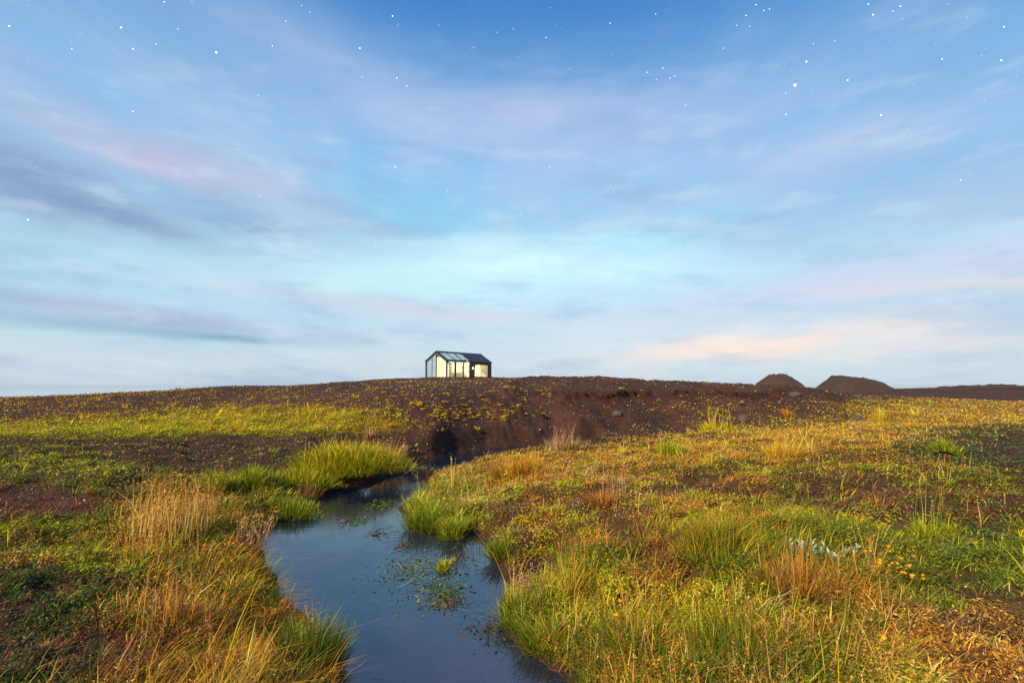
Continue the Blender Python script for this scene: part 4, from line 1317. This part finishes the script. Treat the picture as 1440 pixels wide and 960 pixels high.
def build_world():
    w = bpy.data.worlds.new('World'); scene.world = w; w.use_nodes = True
    nt = w.node_tree; N = nt.nodes; L = nt.links
    bg = N['Background']
    STR = .1
    bg.inputs['Strength'].default_value = STR
    def math_(op, a, b=None, c=None, clamp=False):
        n = N.new('ShaderNodeMath'); n.operation = op; n.use_clamp = clamp
        for i, v in enumerate((a, b, c)):
            if v is None: continue
            if isinstance(v, (int, float)): n.inputs[i].default_value = v
            else: L.new(v, n.inputs[i])
        return n.outputs[0]
    sky = N.new('ShaderNodeTexSky'); sky.sky_type = 'NISHITA'; sky.sun_disc = False
    sky.sun_elevation = EL
    sky.sun_rotation = math.atan2(tos.x, tos.y)
    tc = N.new('ShaderNodeTexCoord')
    sx = N.new('ShaderNodeSeparateXYZ'); L.new(tc.outputs['Generated'], sx.inputs[0])
    x, y, z = sx.outputs
    az = math_('MULTIPLY', math_('ARCTAN2', x, y), 57.2958)
    el = math_('MULTIPLY', math_('ARCSINE', math_('MINIMUM', math_('MAXIMUM', z, -1.0), 1.0)), 57.2958)
    # streaky noise in sky angles
    cb = N.new('ShaderNodeCombineXYZ')
    L.new(math_('MULTIPLY', az, .030), cb.inputs[0]); L.new(math_('MULTIPLY', el, .105), cb.inputs[1])
    def noise(s, d, off):
        ad = N.new('ShaderNodeVectorMath'); ad.operation = 'ADD'; L.new(cb.outputs[0], ad.inputs[0]); ad.inputs[1].default_value = (off, off * .7, off)
        n = N.new('ShaderNodeTexNoise'); n.inputs['Scale'].default_value = s; n.inputs['Detail'].default_value = d; n.inputs['Roughness'].default_value = .55
        L.new(ad.outputs[0], n.inputs['Vector']); return n.outputs['Fac']
    na, nb, nc = noise(1.5, 5, 0), noise(2.6, 6, 9.3), noise(1.9, 4, 21.7)
    azw = math_('ADD', az, math_('MULTIPLY_ADD', na, 16, -8))
    elw = math_('ADD', el, math_('MULTIPLY_ADD', nb, 7, -3.5))
    # vertical gradient
    cr = N.new('ShaderNodeValToRGB'); L.new(math_('MULTIPLY', el, 1 / 50.0, clamp=True), cr.inputs['Fac'])
    stops = [(0.0, (188, 206, 220)), (2.5, (194, 208, 220)), (5.5, (184, 208, 224)), (11, (166, 220, 236)), (17, (142, 206, 234)), (24, (130, 188, 232)), (31, (92, 156, 214)), (38, (60, 128, 198)), (50, (52, 112, 188))]
    e = cr.color_ramp.elements
    for k, (deg, c) in enumerate(stops):
        el_ = e[k] if k < 2 else e.new(deg / 50.0)
        el_.position = deg / 50.0; el_.color = (*lin(c), 1)
    cur = cr.outputs['Color']
    def mixc(fac, a, col):
        m = N.new('ShaderNodeMix'); m.data_type = 'RGBA'
        if isinstance(fac, float): m.inputs['Factor'].default_value = fac
        else: L.new(fac, m.inputs['Factor'])
        L.new(a, m.inputs['A'])
        if isinstance(col, tuple): m.inputs['B'].default_value = (*col, 1)
        else: L.new(col, m.inputs['B'])
        return m.outputs['Result']
    # thin veils drawn out along the wind, as parallel bands high above that fan out from the horizon
    den = math_('ADD', math_('MAXIMUM', z, 0.0), .10)
    pb = N.new('ShaderNodeCombineXYZ')
    L.new(math_('MULTIPLY', math_('DIVIDE', x, den), 1.0), pb.inputs[0]); L.new(math_('MULTIPLY', math_('DIVIDE', y, den), .30), pb.inputs[1])
    top = math_('SUBTRACT', 1.0, math_('MULTIPLY', math_('SUBTRACT', el, 20.0), 1 / 17.0, clamp=True))
    def veil(s, d, dist, lo, hi, k, col):
        nonlocal cur
        n = N.new('ShaderNodeTexNoise'); n.inputs['Scale'].default_value = s; n.inputs['Detail'].default_value = d; n.inputs['Roughness'].default_value = .58; n.inputs['Distortion'].default_value = dist
        L.new(pb.outputs[0], n.inputs['Vector'])
        m = N.new('ShaderNodeMapRange'); m.interpolation_type = 'SMOOTHSTEP'; m.inputs['From Min'].default_value = lo; m.inputs['From Max'].default_value = hi; m.inputs['To Max'].default_value = k
        L.new(n.outputs['Fac'], m.inputs['Value'])
        cur = mixc(math_('MULTIPLY', m.outputs['Result'], math_('MULTIPLY_ADD', top, .85, .15)), cur, lin(col))
    veil(.9, 7, .5, .42, .68, .55, (176, 200, 228))
    veil(2.1, 9, .7, .46, .74, .45, (194, 210, 230))
    veil(1.5, 8, .4, .52, .78, .40, (140, 170, 208))
    def mottle(sc_, off, lo, hi, k, col):
        nonlocal cur
        n = noise(sc_, 8, off)
        m = N.new('ShaderNodeMapRange'); m.interpolation_type = 'SMOOTHSTEP'; m.inputs['From Min'].default_value = lo; m.inputs['From Max'].default_value = hi; m.inputs['To Max'].default_value = k
        L.new(n, m.inputs['Value'])
        cur = mixc(math_('MULTIPLY', m.outputs['Result'], top), cur, lin(col))
    post = [(3.4, 33.0, .48, .70, .42, (142, 172, 206)), (4.6, 51.0, .50, .72, .40, (206, 222, 236))]
    mod1 = math_('MULTIPLY_ADD', nc, 2.2, -.25)
    mod2 = math_('MULTIPLY_ADD', nb, 2.4, -.35)
    blobs = [  # px, py, rx, ry, tilt (deg, + falls to the right), colour, strength
        (1320, 170, 300, 190, 0, (118, 165, 214), .6), (90, 150, 330, 60, 12, (130, 182, 226), .4),
        (560, 150, 240, 55, 16, (176, 198, 232), .65), (770, 175, 230, 60, 0, (192, 200, 232), .7), (980, 190, 260, 60, -10, (172, 196, 230), .5),
        (230, 235, 250, 30, 16, (204, 188, 212), .7), (30, 255, 210, 54, 8, (150, 158, 194), 1.1), (420, 280, 200, 22, 14, (200, 190, 214), .5),
        (150, 305, 300, 32, 14, (126, 150, 188), 1.15), (345, 308, 80, 17, 8, (122, 152, 192), 1.1), (70, 350, 220, 22, 10, (132, 184, 212), .6),
        (1050, 262, 280, 36, -8, (196, 204, 230), .7), (1320, 300, 260, 60, -4, (176, 190, 216), .65),
        (760, 378, 210, 34, 0, (216, 252, 250), 1.0), (480, 395, 300, 30, 2, (200, 242, 244), .85), (880, 355, 120, 18, -4, (200, 240, 248), .5),
        (1200, 395, 430, 34, -5, (206, 204, 222), .85), (1390, 400, 130, 14, 4, (232, 208, 202), .6), (1290, 445, 300, 26, 0, (164, 182, 208), .9),
        (620, 440, 280, 15, 4, (202, 206, 222), .85), (140, 437, 300, 15, 4, (164, 174, 202), 1.1), (220, 468, 280, 10, 2, (126, 172, 194), 1.0), (345, 477, 40, 4, 4, (112, 152, 182), 1.0),
        (1070, 490, 210, 24, -2, (242, 216, 204), 1.25), (780, 470, 260, 20, 0, (202, 220, 228), .6), (1250, 515, 320, 12, 0, (178, 204, 222), .6), (160, 478, 300, 7, 1, (186, 226, 230), .6)]
    for k, (px, py, rx, ry, tilt, c, s) in enumerate(blobs):
        a0, e0 = azel(px, py)
        ra = abs(azel(px + rx, py)[0] - azel(px - rx, py)[0]) / 2
        re = abs(azel(px, py + ry)[1] - azel(px, py - ry)[1]) / 2
        t = math.radians(-tilt)
        soft = ry < 16
        A = math_('SUBTRACT', azw if not soft else math_('ADD', az, math_('MULTIPLY_ADD', na, 8, -4)), a0)
        E = math_('SUBTRACT', elw if not soft else math_('ADD', el, math_('MULTIPLY_ADD', nb, 1.8, -.9)), e0)
        A2 = math_('ADD', math_('MULTIPLY', A, math.cos(t) / ra), math_('MULTIPLY', E, math.sin(t) / ra))
        E2 = math_('ADD', math_('MULTIPLY', A, -math.sin(t) / re), math_('MULTIPLY', E, math.cos(t) / re))
        q = math_('ADD', math_('MULTIPLY', A2, A2), math_('MULTIPLY', E2, E2))
        g = math_('MULTIPLY', math_('EXPONENT', math_('MULTIPLY', q, -.9)), s)
        f = math_('MULTIPLY', g, mod1 if k % 2 else mod2, clamp=True)
        cur = mixc(f, cur, lin(c))
    for a in post: mottle(*a)
    # express in the units of the Nishita sky and blend the two
    sc = N.new('ShaderNodeVectorMath'); sc.operation = 'SCALE'; sc.inputs['Scale'].default_value = .60 / STR
    L.new(cur, sc.inputs[0])
    out = mixc(.88, sky.outputs['Color'], sc.outputs[0])
    L.new(out, bg.inputs['Color'])
    w.cycles.sampling_method = 'MANUAL'; w.cycles.sample_map_resolution = 512


build_world()

# ------------------------------------------------------------------ render settings
scene.render.engine = 'CYCLES'
vs = scene.view_settings
vs.view_transform = 'Standard'; vs.look = 'None'; vs.exposure = .88; vs.gamma = 1; vs.use_curve_mapping = False
cy = scene.cycles
cy.use_denoising = True; cy.denoising_prefilter = 'ACCURATE'; cy.sample_clamp_indirect = 4.0
cy.max_bounces = 6; cy.diffuse_bounces = 2; cy.glossy_bounces = 3; cy.transparent_max_bounces = 12; cy.transmission_bounces = 4
cy.caustics_reflective = False; cy.caustics_refractive = False
